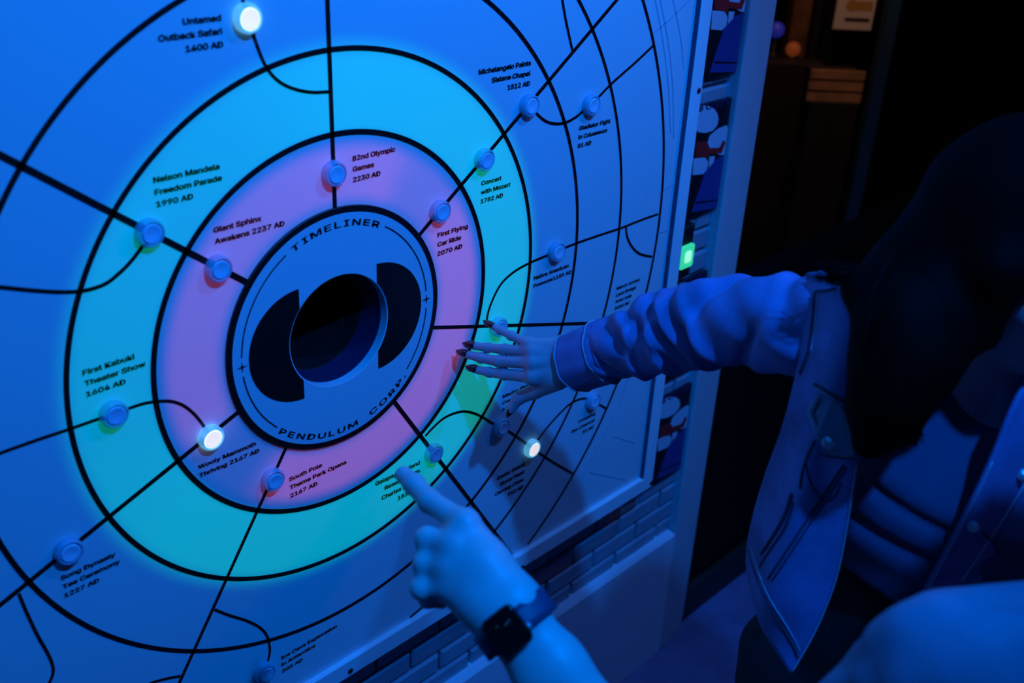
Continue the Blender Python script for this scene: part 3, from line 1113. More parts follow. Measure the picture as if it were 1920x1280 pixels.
# jeans and shoes
def jeans(P):
    d = None
    q = (P - np.array(P_, np.float32)) @ T_AX.T
    qq = q * np.array([1, 1.3, 1], np.float32)
    d = rcone(qq, (0, 0, -.03), (0, 0, .16), .160, .146) * .85
    for k in (0, 1):
        d = smin(d, rcone(P, KN[k] - Vector((0, 0, .02)), KNEE[k], .086, .066), .03)
        d = smin(d, rcone(P, KNEE[k], ANK[k] + Vector((0, 0, .03)), .068, .058), .02)
    d = d + .0025 * np.sin(P[:, 2] * 60 + 8 * P[:, 0]) * np.sin(P[:, 0] * 40 + P[:, 1] * 30)
    d = np.maximum(d, .055 - P[:, 2])
    return np.maximum(d, q[:, 2] + .22 * q[:, 0] - hem_t - .015)


v_, f_ = surfnet(jeans, [P_.x - .26, P_.y - .26, .04], [P_.x + .26, P_.y + .26, P_.z + .30], .008)
np_mesh('jeans', v_, f_, m_jeans, woman)


def shoe_fn(k, A):
    def fn(P):
        d = rcone(P, A[k] - Vector((0, 0, .03)), A[k] - Vector((0, 0, .042)) + FWS * .14, .046, .037)
        d = smin(d, rcone(P, A[k] - Vector((0, 0, .02)), A[k] + Vector((0, 0, .02)), .046, .044), .02)
        return np.maximum(d, .003 - P[:, 2])
    return fn


FWS = FW.copy(); FWS.z = 0; FWS.normalize()
for k in (0, 1):
    v_, f_ = surfnet(shoe_fn(k, ANK), np.array(ANK[k]) - .25, np.array(ANK[k]) + .25, .006)
    np_mesh('shoe', v_, f_, m_black, woman)

# denim jacket ---------------------------------------------------------------
RF = [[(1512, 512, 1.13), (1560, 505, 1.09), (1625, 505, 1.06), (1700, 520, 1.06)],
      [(1508, 575, 1.125), (1556, 570, 1.075), (1622, 575, 1.045), (1695, 600, 1.04)],
      [(1500, 645, 1.125), (1550, 650, 1.07), (1612, 660, 1.045), (1675, 690, 1.04)],
      [(1486, 712, 1.145), (1535, 730, 1.085), (1590, 745, 1.06), (1645, 775, 1.055)],
      [(1462, 805, 1.185), (1512, 825, 1.115), (1560, 840, 1.09), (1607, 860, 1.085)],
      [(1432, 895, 1.225), (1485, 925, 1.145), (1540, 945, 1.125), (1592, 965, 1.12)],
      [(1408, 985, 1.26), (1450, 1030, 1.18), (1510, 1060, 1.155), (1570, 1080, 1.155)],
      [(1398, 1048, 1.275), (1425, 1110, 1.205), (1475, 1150, 1.185), (1535, 1170, 1.185)],
      [(1403, 1100, 1.275), (1425, 1170, 1.225), (1450, 1215, 1.21), (1480, 1264, 1.21)]]
ctrl = [[tuple(W(*p)) for p in r] for r in RF]
GR = upsample(ctrl, 8, 12)
# soft vertical drapes in the cloth
r_n, c_n = GR.shape[:2]
ii, jj = np.meshgrid(np.linspace(0, 1, r_n), np.linspace(0, 1, c_n), indexing='ij')
drape = .0045 * np.sin(jj * 13 + ii * 3 + 1.0) * np.sin(np.clip(ii * 1.1, 0, 1) * math.pi) + .003 * np.sin(jj * 7 - ii * 11)
GR = GR - drape[:, :, None] * np.array(RZ)
jacket = grid_mesh('denim_jacket', GR[:, ::-1], m_denim, woman, .005)
LFc = [[(1940, 690, 1.06), (1985, 690, 1.09), (2050, 700, 1.165), (2130, 720, 1.26)], [(1898, 770, 1.055), (1955, 775, 1.08), (2030, 790, 1.155), (2120, 810, 1.27)], [(1858, 865, 1.075), (1925, 872, 1.095), (2005, 890, 1.165), (2100, 915, 1.28)], [(1800, 985, 1.11), (1875, 1000, 1.125), (1960, 1020, 1.195), (2060, 1050, 1.31)], [(1728, 1118, 1.165), (1815, 1140, 1.18), (1905, 1165, 1.245), (2010, 1200, 1.36)], [(1680, 1215, 1.2), (1775, 1240, 1.215), (1870, 1270, 1.285), (1975, 1310, 1.4)]]
GL = upsample([[tuple(W(*p)) for p in r] for r in LFc], 8, 10)
gl = grid_mesh('front_panel', GL[:, ::-1], m_denim, jacket, .005)
# back of the jacket: a half tube behind the torso
rows = []
for t in np.linspace(.16, 1.0, 26):
    a_ = np.interp(t, [0, .4, .75, .92, 1], [.205, .19, .20, .175, .10]); b_ = np.interp(t, [0, .4, .75, .92, 1], [.155, .15, .15, .12, .095])
    rows.append([tuple(P_ + UP * (TL * t) + LF * (a_ * math.cos(x)) + FW * (b_ * math.sin(x) + .01)) for x in np.linspace(math.pi * 1.09, math.pi * 1.98, 40)])
grid_mesh('back_panel', np.array(rows), m_denim, jacket, .005)

# sleeve with deep drapes
SLV = [(1128, 659, 1.452, .043), (1160, 650, 1.43, .0455), (1200, 636, 1.403, .050), (1250, 621, 1.367, .054), (1330, 606, 1.31, .0555),
       (1400, 603, 1.26, .0560), (1460, 606, 1.215, .0575), (1525, 612, 1.165, .0600), (1575, 615, 1.15, .0600)]
FOLDS = [  # position along the sleeve (m), slant, width, depth, centre angle, angular half-width
    (.030, .020, .010, .006, .6, 1.5), (.062, .030, .011, .010, -.5, 1.0), (.085, -.018, .009, -.007, .2, 1.2), (.108, .034, .011, .012, -.4, .95),
    (.132, -.010, .008, -.008, .5, 1.2), (.150, .026, .010, .012, -.2, 1.2), (.172, .022, .008, -.007, .3, 1.2), (.192, .024, .010, .012, .3, 1.2),
    (.214, .03, .009, -.006, .2, 1.3), (.235, -.03, .014, .009, -.9, .9), (.30, -.055, .016, .010, .75, .8), (.345, .02, .012, .008, -1.0, .8), (.375, .012, .010, .010, .5, 1.0),
    (.40, .01, .010, -.006, .2, 1.2)]


def sleeve_disp(s_, L, th):
    a = (th + math.pi) % (2 * math.pi) - math.pi
    r = np.zeros_like(a)
    for s0, sl, wd_, dp, ca, cw in FOLDS:
        da = (a - ca + math.pi) % (2 * math.pi) - math.pi
        r -= 1.3 * dp * np.exp(-((s_ - s0 - sl * da) / wd_) ** 2) * np.exp(-(da / cw) ** 2)
    r += .0025 * np.sin(3 * a + s_ * 55) + .0018 * np.sin(5 * a - s_ * 90)
    env = min(1, s_ / .02)
    return r * env


cen = [tuple(W(*p[:3])) for p in SLV]
refv = -np.array(RZ)
GS, CS, TS, SS = tube_surface(cen, [p[3] for p in SLV], sleeve_disp, nt=96, ref=refv, samples=22)
grid_mesh('sleeve', GS, m_denim, jacket, .003, closed_u=True)
# cuff
CUF = [(1080, 679, 1.484, .0425), (1088, 676, 1.478, .0430), (1112, 667, 1.462, .0435), (1136, 658, 1.447, .0440), (1142, 656, 1.444, .0415)]
GC, CC, TC_, SC_ = tube_surface([tuple(W(*p[:3])) for p in CUF], [p[3] for p in CUF], lambda s_, L, th: .0012 * np.sin(4 * th + 30 * s_) + .0008 * np.sin(9 * th), nt=72, ref=refv, samples=10)
cuff = grid_mesh('cuff', GC, m_denim, jacket, .004, closed_u=True)
for row_i, rad_ in ((1, .0011), (3, .0007), (int(len(GC) * .70), .0011)):
    ring = [Vector(p) + (Vector(p) - Vector(CC[row_i])).normalized() * .0012 for p in GC[row_i]]
    mb = MB(); mb.tube(ring + ring[:1], rad_, 6); o = mb.build('stitching', m_stitch, jacket, True)
# left sleeve hanging
e = SL - UP * .27 + LF * .04
LH = [SL + UP * .01 - LF * .02, SL - UP * .10 + LF * .02, e, e - UP * .12 + FW * .045, e - UP * .2 + FW * .075]
GS2, _, _, _ = tube_surface([tuple(p) for p in LH], [.062, .062, .056, .05, .044], lambda s_, L, th: .003 * np.sin(3 * th + s_ * 60), nt=48, ref=np.array(FW), samples=10)
grid_mesh('sleeve', GS2, m_denim, jacket, .003, closed_u=True)
hw = e - UP * .235 + FW * .085
lhand = []
for k in range(4):
    b = hw - UP * .075 + FW * (.035 - .022 * k); lhand.append([np.array(b), np.array(b - UP * .034 + LF * -.004), np.array(b - UP * .055 - LF * .012), np.array(b - UP * .068 - LF * .02)])
lth = [np.array(hw - UP * .01 + FW * .02), np.array(hw - UP * .04 + FW * .045), np.array(hw - UP * .07 + FW * .055), np.array(hw - UP * .09 + FW * .052)]
v2, f2 = surfnet(lambda P: smin(hand_sdf(P, (np.array(hw + FW * .015), np.array(hw - FW * .015)), [c[0] for c in lhand], [(c, .95) for c in lhand], lth, .008),
                               rcone(P, hw, hw + UP * .06 - FW * .02, .02, .026), .015), np.array(hw) - .19, np.array(hw) + .12, .004)
np_mesh('hand', v2, f2, m_skin_w, woman)

# collar, pocket flap, seams, buttons
cg = upsample([[tuple(W(1604, 603, 1.020)), tuple(W(1632, 626, 1.012)), tuple(W(1662, 652, 1.01))],
               [tuple(W(1650, 560, 1.030)), tuple(W(1690, 580, 1.018)), tuple(W(1730, 610, 1.016))],
               [tuple(W(1720, 525, 1.07)), tuple(W(1765, 545, 1.05)), tuple(W(1800, 580, 1.05))]], 6, 6)
grid_mesh('collar', cg[:, ::-1], m_denim, jacket, .004)
flap = on(GR, [(1533, 739), (1516, 772), (1532, 815), (1548, 851), (1575, 856), (1601, 857), (1608, 800), (1585, 764), (1560, 752)], .0055)
fl = mesh('pocket_flap', flap, [tuple(range(len(flap)))], m_denim_in, jacket)
md = fl.modifiers.new('s', 'SOLIDIFY'); md.thickness = .003
for pts_, r_, m_ in (([(1527, 720), (1555, 736), (1583, 754)], .0020, m_seam), ([(1529, 726), (1556, 743), (1583, 761)], .0009, m_stitch),
                     ([(1533, 740), (1524, 756), (1516, 772)], .0012, m_stitch), ([(1516, 772), (1532, 812), (1548, 851)], .0012, m_stitch), ([(1541, 746), (1533, 760), (1526, 774)], .0022, m_seam), ([(1526, 774), (1540, 810), (1554, 844)], .0022, m_seam), ([(1554, 846), (1578, 850), (1602, 850)], .0022, m_seam), ([(1548, 852), (1575, 857), (1601, 858)], .0018, m_seam),
                     ([(1527, 548), (1524, 600), (1515, 660), (1500, 700)], .0020, m_seam), ([(1533, 552), (1529, 605), (1520, 660)], .0009, m_stitch),
                     ([(1530, 545), (1548, 545), (1568, 540)], .0016, m_seam),
                     ([(1582, 872), (1542, 931), (1498, 998), (1440, 1085)], .0016, m_seam), ([(1588, 876), (1549, 935), (1505, 1003), (1448, 1088)], .0011, m_seam),
                     ([(1485, 926), (1472, 965), (1450, 1005), (1428, 1038)], .0024, m_seam), ([(1487, 940), (1474, 985), (1448, 1025), (1424, 1062)], .0016, m_seam), ([(1528, 825), (1512, 860), (1503, 892), (1500, 915)], .0016, m_seam),
                     ([(1403, 1030), (1412, 1062), (1436, 1125), (1465, 1172), (1484, 1205), (1496, 1232)], .0013, m_seam),
                     ([(1409, 1028), (1418, 1060), (1442, 1120), (1470, 1165), (1490, 1200), (1500, 1222)], .0009, m_stitch),
                     ([(1606, 868), (1591, 965), (1569, 1080), (1530, 1180), (1484, 1262)], .0010, m_stitch),
                     ([(1510, 862), (1520, 905), (1545, 938), (1565, 930), (1577, 905)], .0012, m_seam),
                     ([(1574, 752), (1592, 735), (1612, 715)], .0014, m_seam)):
    seam('seam', GR, pts_, r_, m_, jacket)
p = on(GR, [(1555, 830)], .008)[0]; snap_button(jacket, p, CAMV - p, .0072)
for (u, vv, r_) in ((1825, 987, .0062), (1917, 890, .0062), (1876, 1065, .0072)):
    p = on(GL, [(u, vv)], .003)[0]; snap_button(jacket, p, CAMV - p, r_)
for pts_ in ([(1803, 1090), (1850, 1020), (1905, 935), (1950, 860)], [(1733, 1116), (1803, 985), (1861, 866)]):
    seam('seam', GL, pts_, .0011, m_stitch, jacket)
seam('seam', GL, [(1843, 1000), (1880, 1025), (1930, 1035)], .0016, m_seam, jacket)

# long black hair: a cap over the skull and locks that fall over the right shoulder
def hair_fn(P):
    d = ell(P, HC - HFD * .024 + HUP * .034, [HSD, HFD, HUP], (.092, .100, .098))
    # clear of the face
    q = (P - np.array(HC, np.float32)) @ np.array([HSD, HFD, HUP], np.float32).T
    d = np.maximum(d, np.minimum(q[:, 1] - .030, .074 - q[:, 2] - 5 * q[:, 0] ** 2))
    for (a, b, c, r0, r1) in LOCKS:
        d = smin(d, smin(rcone(P, a, b, r0, (r0 + r1) / 2), rcone(P, b, c, (r0 + r1) / 2, r1), .02), .025)
    return d


LOCKS = [(w_(1858, 400, 1.0), w_(1872, 505, .975), w_(1846, 625, 1.0), .034, .016),  # first lock added to keep light off the cheek
         (np.array(HC - HSD * -.03 - HFD * .06 + HUP * .03), w_(1750, 560, 1.05), w_(1690, 650, 1.02), .055, .042),
         (w_(1785, 470, 1.06), w_(1695, 600, 1.02), w_(1678, 735, 1.015), .050, .034),
         (w_(1770, 560, 1.03), w_(1730, 680, 1.01), w_(1668, 795, 1.045), .040, .020),
         (w_(1815, 540, 1.04), w_(1740, 660, 1.03), w_(1692, 800, 1.05), .030, .014),
         (w_(1800, 420, 1.08), w_(1700, 500, 1.06), w_(1610, 540, 1.045), .045, .018),
         (w_(1660, 700, 1.02), w_(1640, 760, 1.03), w_(1628, 830, 1.05), .030, .016)]
pts = np.array([p for l_ in LOCKS for p in l_[:3]] + [np.array(HC)])
v_, f_ = surfnet(hair_fn, np.minimum(pts.min(0) - .08, np.array(HC) - .15), np.maximum(pts.max(0) + .08, np.array(HC) + .16), .005)
hair = np_mesh('hair', v_, f_, m_hair, woman)
r2 = random.Random(3)
mb = MB()
def lock(pts_, r0, n=8):
    P = catmull([tuple(p) for p in pts_], n); m = len(P)
    mb.tube(P, [r0 * (1 - .85 * (i / (m - 1)) ** 2) for i in range(m)], 5)
for k in range(150):
    t = r2.random(); j = lambda s_: r2.uniform(-s_, s_)
    top_ = (1770 + 70 * t + j(20), 400 + j(60), 1.06 + j(.03))
    mid = (1650 + 130 * t + j(25), 590 + j(30), 1.005 + j(.02))
    low = (1620 + 100 * t + j(22), 735 + 60 * r2.random(), 1.02 + j(.015))
    end = (1632 + 85 * t + j(20), 800 + 38 * r2.random(), 1.05 + j(.012))
    lock([W(*top_), W(*mid), W(*low), W(*end)], .0022 + .0012 * r2.random())
for k in range(46):
    t = r2.random(); j = lambda s_: r2.uniform(-s_, s_)
    lock([W(1790 + j(30), 400 + j(30), 1.07), W(1690 + j(20), 470 + 30 * t + j(10), 1.05), W(1590 + j(20), 500 + 28 * t + j(6), 1.045 + j(.01)), W(1500 + 55 * r2.random(), 478 + 50 * t + j(8), 1.06 + j(.01))], .0012 + .0008 * r2.random())
for k in range(12):   # curled tips
    t = k / 11
    lock([W(1660 + 30 * t, 760, 1.03), W(1672 + 26 * t, 812 + 6 * t, 1.04), W(1697 + 10 * t, 826 + 5 * t, 1.045), W(1718 - 3 * t, 822 + 4 * t, 1.05), W(1719 - 2 * t, 808 + 4 * t, 1.055)], .0024)
o = mb.build('hair_strands', m_hair, hair, True)
# hoop earring
pe = W(1846, 520, 1.02)
mb = MB(); mb.tube([pe + (RX * .35 + RZ * .5) * .008 * math.cos(a) - RY * .010 * math.sin(a) for a in np.linspace(0, 2 * math.pi, 24)], .0008, 6)
mb.build('earring', m_metal, woman, True)

# ------------------------------------------------------------------ the pointing person in the foreground
SB = W(1835, 1295, .81); EB = W(1345, 1700, .93); WB = W(958, 1176, .985)
man = empty('person', (0.08, -0.97, 0.0), 'person in a white T-shirt pointing at the panel with a watch on the wrist', 'person')
FB = Vector((.5, .87, 0)).normalized(); LB = Vector((-.87, .5, 0)).normalized(); ZU = Vector((0, 0, 1))
CB = SB - LB * .19                                # shoulder centre
PB = Vector((CB.x, CB.y, CB.z - .50)) - FB * .03
B_AX = np.array([LB, FB, ZU], np.float32)
SB2 = SB - LB * .38
HB = CB + ZU * .235 + FB * .035
HBF = (FB + ZU * -.12).normalized(); HBU = (ZU - HBF * HBF.z).normalized(); HBS = HBF.cross(HBU)
KB = [PB - LB * .1 * s_ - ZU * .02 for s_ in (-1, 1)]
NB = [Vector((p.x, p.y, .43)) + FB * .03 for p in KB]; AB = [Vector((p.x, p.y, .085)) for p in KB]


def bt(P, grow=0.0):
    q = (P - np.array(PB, np.float32)) @ B_AX.T
    q = q * np.array([1, 1.4, 1], np.float32)
    d = rcone(q, (0, 0, -.02), (0, 0, .08), .155 + grow, .148 + grow)
    d = smin(d, rcone(q, (0, 0, .18), (0, 0, .24), .140 + grow, .142 + grow), .08)
    d = smin(d, rcone(q, (-.045, 0, .36), (.045, 0, .36), .128 + grow, .128 + grow), .08)
    d = smin(d, rcone(q, (-.13, 0, .485), (.13, 0, .485), .060 + grow, .060 + grow), .06)
    return d * .85


def man_body(P):
    d = bt(P)
    d = smin(d, rcone(P, CB + ZU * -.01, CB + ZU * .13 + FB * .02, .060, .056), .04)
    d = smin(d, head_sdf(P, HB, HBS, HBF, HBU), .015)
    d = smin(d, rcone(P, SB, EB, .050, .040), .04)
    d = smin(d, rcone(P, EB, EB + (WB - EB) * .5, .041, .037), .012)
    e2 = SB2 - ZU * .28 - FB * .02
    d = smin(d, rcone(P, SB2, e2, .05, .04), .04)
    d = smin(d, rcone(P, e2, e2 - ZU * .22 + FB * .033, .04, .029), .012)
    for k in (0, 1):
        d = smin(d, rcone(P, KB[k], NB[k], .082, .056), .04)
        d = smin(d, rcone(P, NB[k], AB[k], .056, .038), .02)
    return d


lo = np.array([min(SB.x, EB.x, SB2.x, HB.x) - .16, min(SB.y, SB2.y, HB.y, EB.y) - .2, 0.05]); hi = np.array([max(SB2.x, SB.x, HB.x) + .2, max(EB.y + (WB.y - EB.y) * .5, SB.y) + .16, HB.z + .17])


def man_cut(P):
    d = man_body(P)
    ax = np.array((WB - EB).normalized(), np.float32)
    cut = (P - np.array(EB + (WB - EB) * .42, np.float32)) @ ax
    near = np.linalg.norm(P - np.array(WB, np.float32), axis=1) - .26
    return np.where(near < 0, np.maximum(d, cut), d)


mbod = surfnet(man_cut, lo, hi, .0075)
FI = [w_(872, 982, 1.005), w_(806, 940, 1.045), w_(777, 908, 1.07), w_(757, 890, 1.085)]
FM = [w_(852, 1022, .998), w_(801, 1010, 1.012), w_(806, 1034, 1.045), w_(830, 1052, 1.050)]
FR_ = [w_(843, 1062, .995), w_(797, 1057, 1.005), w_(803, 1080, 1.038), w_(828, 1092, 1.042)]
FL_ = [w_(842, 1098, .995), w_(790, 1103, 1.000), w_(803, 1121, 1.030), w_(828, 1126, 1.034)]
TB = [w_(925, 1075, 1.012), w_(893, 1025, 1.040), w_(868, 1003, 1.055), w_(846, 1012, 1.062)]
WBA = [w_(970, 1128, .985), w_(922, 1152, .985)]
FAX = np.array(EB - WB); FAX /= np.linalg.norm(FAX)


def man_hand(P):
    d = hand_sdf(P, (WBA[0], WBA[1]), [FI[0], FM[0], FR_[0], FL_[0]], [(FI, 1.0), (FM, 1.02), (FR_, .98), (FL_, .88)], TB, .0106, .0190, .004, .010, (1.14, 1.06, .98, .86))
    wm = (WBA[0] + WBA[1]) / 2
    cr = np.cross(FAX, np.array(RZ)); cr /= np.linalg.norm(cr)
    for s_ in (-1, 1):
        d = smin(d, rcone(P, wm + cr * .011 * s_, wm + FAX * .07 + cr * .011 * s_, .0195, .0215), .02)
        d = smin(d, rcone(P, wm + FAX * .07 + cr * .011 * s_, wm + FAX * .19 + cr * .010 * s_, .0215, .031), .02)
    # flesh of the back of the hand
    c = (FI[0] + FL_[0]) / 2 * .5 + wm * .5
    d = smin(d, rcone(P, c + np.array(RZ) * .004 + (FI[0] - FL_[0]) * .22, c + np.array(RZ) * .004 - (FI[0] - FL_[0]) * .22, .0215, .0215), .02)
    return d


pts = np.array([p for ch in (FI, FM, FR_, FL_, TB) for p in ch] + WBA + [(WBA[0] + WBA[1]) / 2 + FAX * .19])
hb = surfnet(man_hand, pts.min(0) - .045, pts.max(0) + .045, .0019)
# the other hand hangs relaxed at the side
e2 = SB2 - ZU * .28 - FB * .02
hd = (-ZU * .23 + FB * .035).normalized(); hn = hd.cross(LB).normalized(); w2 = e2 + (-ZU * .23 + FB * .035)
rh = []
for k in range(4):
    b = w2 + hd * .085 + hn * (.030 - .020 * k); rh.append([np.array(b), np.array(b + hd * .034 + LB * .006), np.array(b + hd * .054 + LB * .018), np.array(b + hd * .066 + LB * .030)])
rt = [np.array(w2 + hd * .01 + hn * .02), np.array(w2 + hd * .04 + hn * .046), np.array(w2 + hd * .07 + hn * .052 + LB * .01), np.array(w2 + hd * .088 + hn * .048 + LB * .016)]
hb2 = surfnet(lambda P: smin(hand_sdf(P, (np.array(w2 + hn * .016), np.array(w2 - hn * .016)), [c[0] for c in rh], [(c, .95) for c in rh], rt, .0090, .0150),
                             rcone(P, w2 + hd * .005, w2 - hd * .07, .024, .031), .015), np.array(w2) - .20, np.array(w2) + .20, .004)
v_, f_ = join_sdf([mbod, hb, hb2])
np_mesh('body', v_, f_, m_skin_b, man)
eyes(man, HB, HBS, HBF, HBU)
a, b = Vector(FI[2]), Vector(FI[3]); ax = (b - a).normalized()
nail('fingernail', man, b - ax * .002, b + ax * .008, ((CAMV - b).normalized() + RX * .9 - RY * .6).normalized(), .0050, .0072, m_skin_b)


def shirt(P):
    q = (P - np.array(PB, np.float32)) @ B_AX.T
    d = bt(P, .016)
    d = smin(d, rcone(q * np.array([1, 1.3, 1], np.float32), (0, 0, -.1), (0, 0, .16), .186, .170) * .88, .04)
    for a_ in (SB, SB2): d = smin(d, rcone(P, a_ + ZU * .01, CB + ZU * .055, .062, .062), .03)
    d = smin(d, rcone(P, SB + LB * .0 + ZU * .005, SB + (EB - SB) * .62, .072, .072), .045)
    d = smin(d, rcone(P, SB2 + ZU * .005, SB2 - ZU * .19 - FB * .01, .072, .068), .045)
    w1 = P @ np.array([9, 22, -14], np.float32); w2 = P @ np.array([31, -12, 25], np.float32); w3 = P @ np.array([-16, 36, 44], np.float32)
    d = d + .0055 * np.sin(w1 + 1.7 * np.sin(w2 * .6)) + .0035 * np.sin(w2 + 1.3 * np.sin(w3 * .5)) + .0015 * np.sin(w3 * 1.6)
    # cut the sleeve ends and the neck
    for s0, s1 in ((SB, EB), (SB2, SB2 - ZU * .3 - FB * .02)):
        ax = (Vector(s1) - Vector(s0)); L = ax.length; ax.normalize()
        t = (P - np.array(s0, np.float32)) @ np.array(ax, np.float32)
        r_ = np.linalg.norm(P - np.array(s0, np.float32) - t[:, None] * np.array(ax, np.float32), axis=1)
        d = np.where((r_ < .12) & (t > .10), np.maximum(d, t - L * .62), d) if s0 is SB else np.where((r_ < .11) & (t > .12), np.maximum(d, t - .19), d)
    d = np.maximum(d, -(np.linalg.norm(P - np.array(CB + ZU * .125 + FB * .03, np.float32), axis=1) - .082))
    return np.maximum(d, -.06 - q[:, 2])


RIDGE = []
for a0, a1, r_ in (((1585, 1262), (1760, 1160), .016), ((1655, 1290), (1900, 1190), .014), ((1690, 1345), (1840, 1240), .016), ((1750, 1420), (1870, 1300), .014), ((1545, 1335), (1640, 1275), .013)):
    q0 = []
    for t in np.linspace(0, 1, 5):
        d_ = W(a0[0] + (a1[0] - a0[0]) * t, a0[1] + (a1[1] - a0[1]) * t, 1) - CAMV
        h_ = surf_march(shirt, CAMV + d_ * .5, d_, 160, .004)
        if h_ is not None: q0.append(h_ + np.array(d_) * .004)
    RIDGE += [(q0[k], q0[k + 1], r_) for k in range(len(q0) - 1)]


def shirt_folded(P):
    d = shirt(P)
    for a, b_, r_ in RIDGE: d = smin(d, rcone(P, a, b_, r_, r_), .022)
    return d


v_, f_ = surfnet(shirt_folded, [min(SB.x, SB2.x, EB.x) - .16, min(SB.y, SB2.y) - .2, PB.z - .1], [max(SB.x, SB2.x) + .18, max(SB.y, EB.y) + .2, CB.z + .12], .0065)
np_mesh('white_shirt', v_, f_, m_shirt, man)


def trousers(P):
    q = (P - np.array(PB, np.float32)) @ B_AX.T
    d = rcone(q * np.array([1, 1.3, 1], np.float32), (0, 0, -.03), (0, 0, .05), .168, .158) * .85
    for k in (0, 1):
        d = smin(d, rcone(P, KB[k], NB[k], .095, .072), .03)
        d = smin(d, rcone(P, NB[k], AB[k] + ZU * .03, .072, .062), .02)
    return np.maximum(np.maximum(d, .05 - P[:, 2]), q[:, 2] - .07)


v_, f_ = surfnet(trousers, [PB.x - .27, PB.y - .27, .03], [PB.x + .27, PB.y + .27, PB.z + .1], .009)
np_mesh('trousers', v_, f_, m_jeans, man)
FWS = FB.copy()
for k in (0, 1):
    v_, f_ = surfnet(shoe_fn(k, AB), np.array(AB[k]) - .25, np.array(AB[k]) + .25, .007)
    np_mesh('shoe', v_, f_, m_black, man)


def hair_b(P):
    q = (P - np.array(HB, np.float32)) @ np.array([HBS, HBF, HBU], np.float32).T
    d = ell(P, HB - HBF * .014 + HBU * .034, [HBS, HBF, HBU], (.082, .102, .096))
    d = np.maximum(d, np.minimum(q[:, 1] * .5 + .01 - q[:, 2] * .4, .2) * .8)
    d = np.maximum(d, -.05 - q[:, 2])
    return d + .002 * np.sin(q[:, 0] * 260 + q[:, 1] * 90)


v_, f_ = surfnet(hair_b, np.array(HB) - .16, np.array(HB) + .16, .006)
np_mesh('hair', v_, f_, m_hair, man)

# watch on the wrist -----------------------------------------------------------
AX = Vector(FAX)
WC = W(951, 1183, .948)
NRM = (CAMV - WC).normalized(); NRM = (NRM - AX * NRM.dot(AX) * .8).normalized()
AXW = (AX - NRM * AX.dot(NRM)).normalized(); CRW = AXW.cross(NRM).normalized()   # along the arm, across the arm
watch = empty('smartwatch', tuple(WC - NRM * .012), 'square black smartwatch on a dark band round the pointing wrist', 'watch')


def rrect(hx, hy, r, n=6):
    out = []
    for cx_, cy_, a0 in ((hx - r, hy - r, 0), (-hx + r, hy - r, 90), (-hx + r, -hy + r, 180), (hx - r, -hy + r, 270)):
        for k in range(n + 1):
            a = math.radians(a0 + 90 * k / n); out.append((cx_ + r * math.cos(a), cy_ + r * math.sin(a)))
    return out


def slab(name, hx, hy, r, levels, material, parent, cap=True):
    """rounded-rectangle solid; levels = [(inset, height)]; hx across, hy along the arm"""
    v = []; f = []; n = None
    for ins, h in levels:
        pr = rrect(hx - ins, hy - ins, max(r - ins, .0008)); n = len(pr)
        v += [WC + CRW * a + AXW * b + NRM * h for a, b in pr]
    for i in range(len(levels) - 1):
        for k in range(n): f.append((i * n + k, i * n + (k + 1) % n, (i + 1) * n + (k + 1) % n, (i + 1) * n + k))
    f.append(tuple(range(n))[::-1]); f.append(tuple(range((len(levels) - 1) * n, len(levels) * n)))
    o = mesh(name, v, f, material, parent, False); return fix_normals(o)


slab('case', .0178, .0203, .0075, [(.004, -.0075), (.0006, -.0045), (0, -.001), (.0004, .0018), (.0015, .0028)], m_case, watch)
scr = slab('screen', .0165, .0190, .0065, [(0, .0026), (.0004, .0033), (.0016, .0037)], m_glass, watch)
for (a, b, l, t) in ((-.0085, -.007, .0075, .0004), (.004, -.009, .002, .0004)):
    q = [WC + CRW * (a + l * t1) + AXW * (b + l * .25 * t1 + s_ * t) + NRM * .0039 for t1, s_ in ((0, -1), (1, -1), (1, 1), (0, 1))]
    mesh('dial_marking', q, [(0, 1, 2, 3)], m_teal, scr)
cw = WC + CRW * .0178 * (1 if CRW.dot(RX) > 0 else -1) + AXW * .008
sg = CRW * (1 if CRW.dot(RX) > 0 else -1)
mb = MB(); mb.tube([cw - sg * .001, cw + sg * .0012, cw + sg * .0026], [.0036, .0036, .0030], 16); mb.build('crown', m_metal, watch, True)
# band: a loop round the wrist
wc = (WBA[0] + WBA[1]) / 2; tt = (np.array(WC) - wc) @ FAX; wcc = Vector(wc + FAX * tt)
nrm_r = (WC - wcc); hgt = nrm_r.length
rows = []
for k in range(64):
    a = 2 * math.pi * k / 64
    ca, sa = math.cos(a), math.sin(a)
    base = wcc + NRM * (ca * (.0275 if ca < 0 else .0275 + (hgt - .0060 - .0275) * ca)) + CRW * sa * .0385
    rows.append([base + AXW * x for x in (-.0125, -.004, .004, .0125)])
G = np.array([[tuple(p) for p in r] for r in rows + rows[:1]])
grid_mesh('strap', G, m_strap, watch, .0022)

# ------------------------------------------------------------------ posters behind the panel, device, background
m_pbg = mat('poster_black', (0.006, 0.007, 0.012), 0.45); m_pw = mat('poster_white', (0.55, 0.6, 0.68), 0.45)
m_pred = mat('poster_red', (0.60, 0.02, 0.02), 0.45); m_pblue = mat('poster_blue', (0.03, 0.05, 0.22), 0.45); m_ppur = mat('poster_purple', (0.42, 0.14, 0.50), 0.45)
PY = 0.052


ZT1 = PN(1391, 178, PY).z


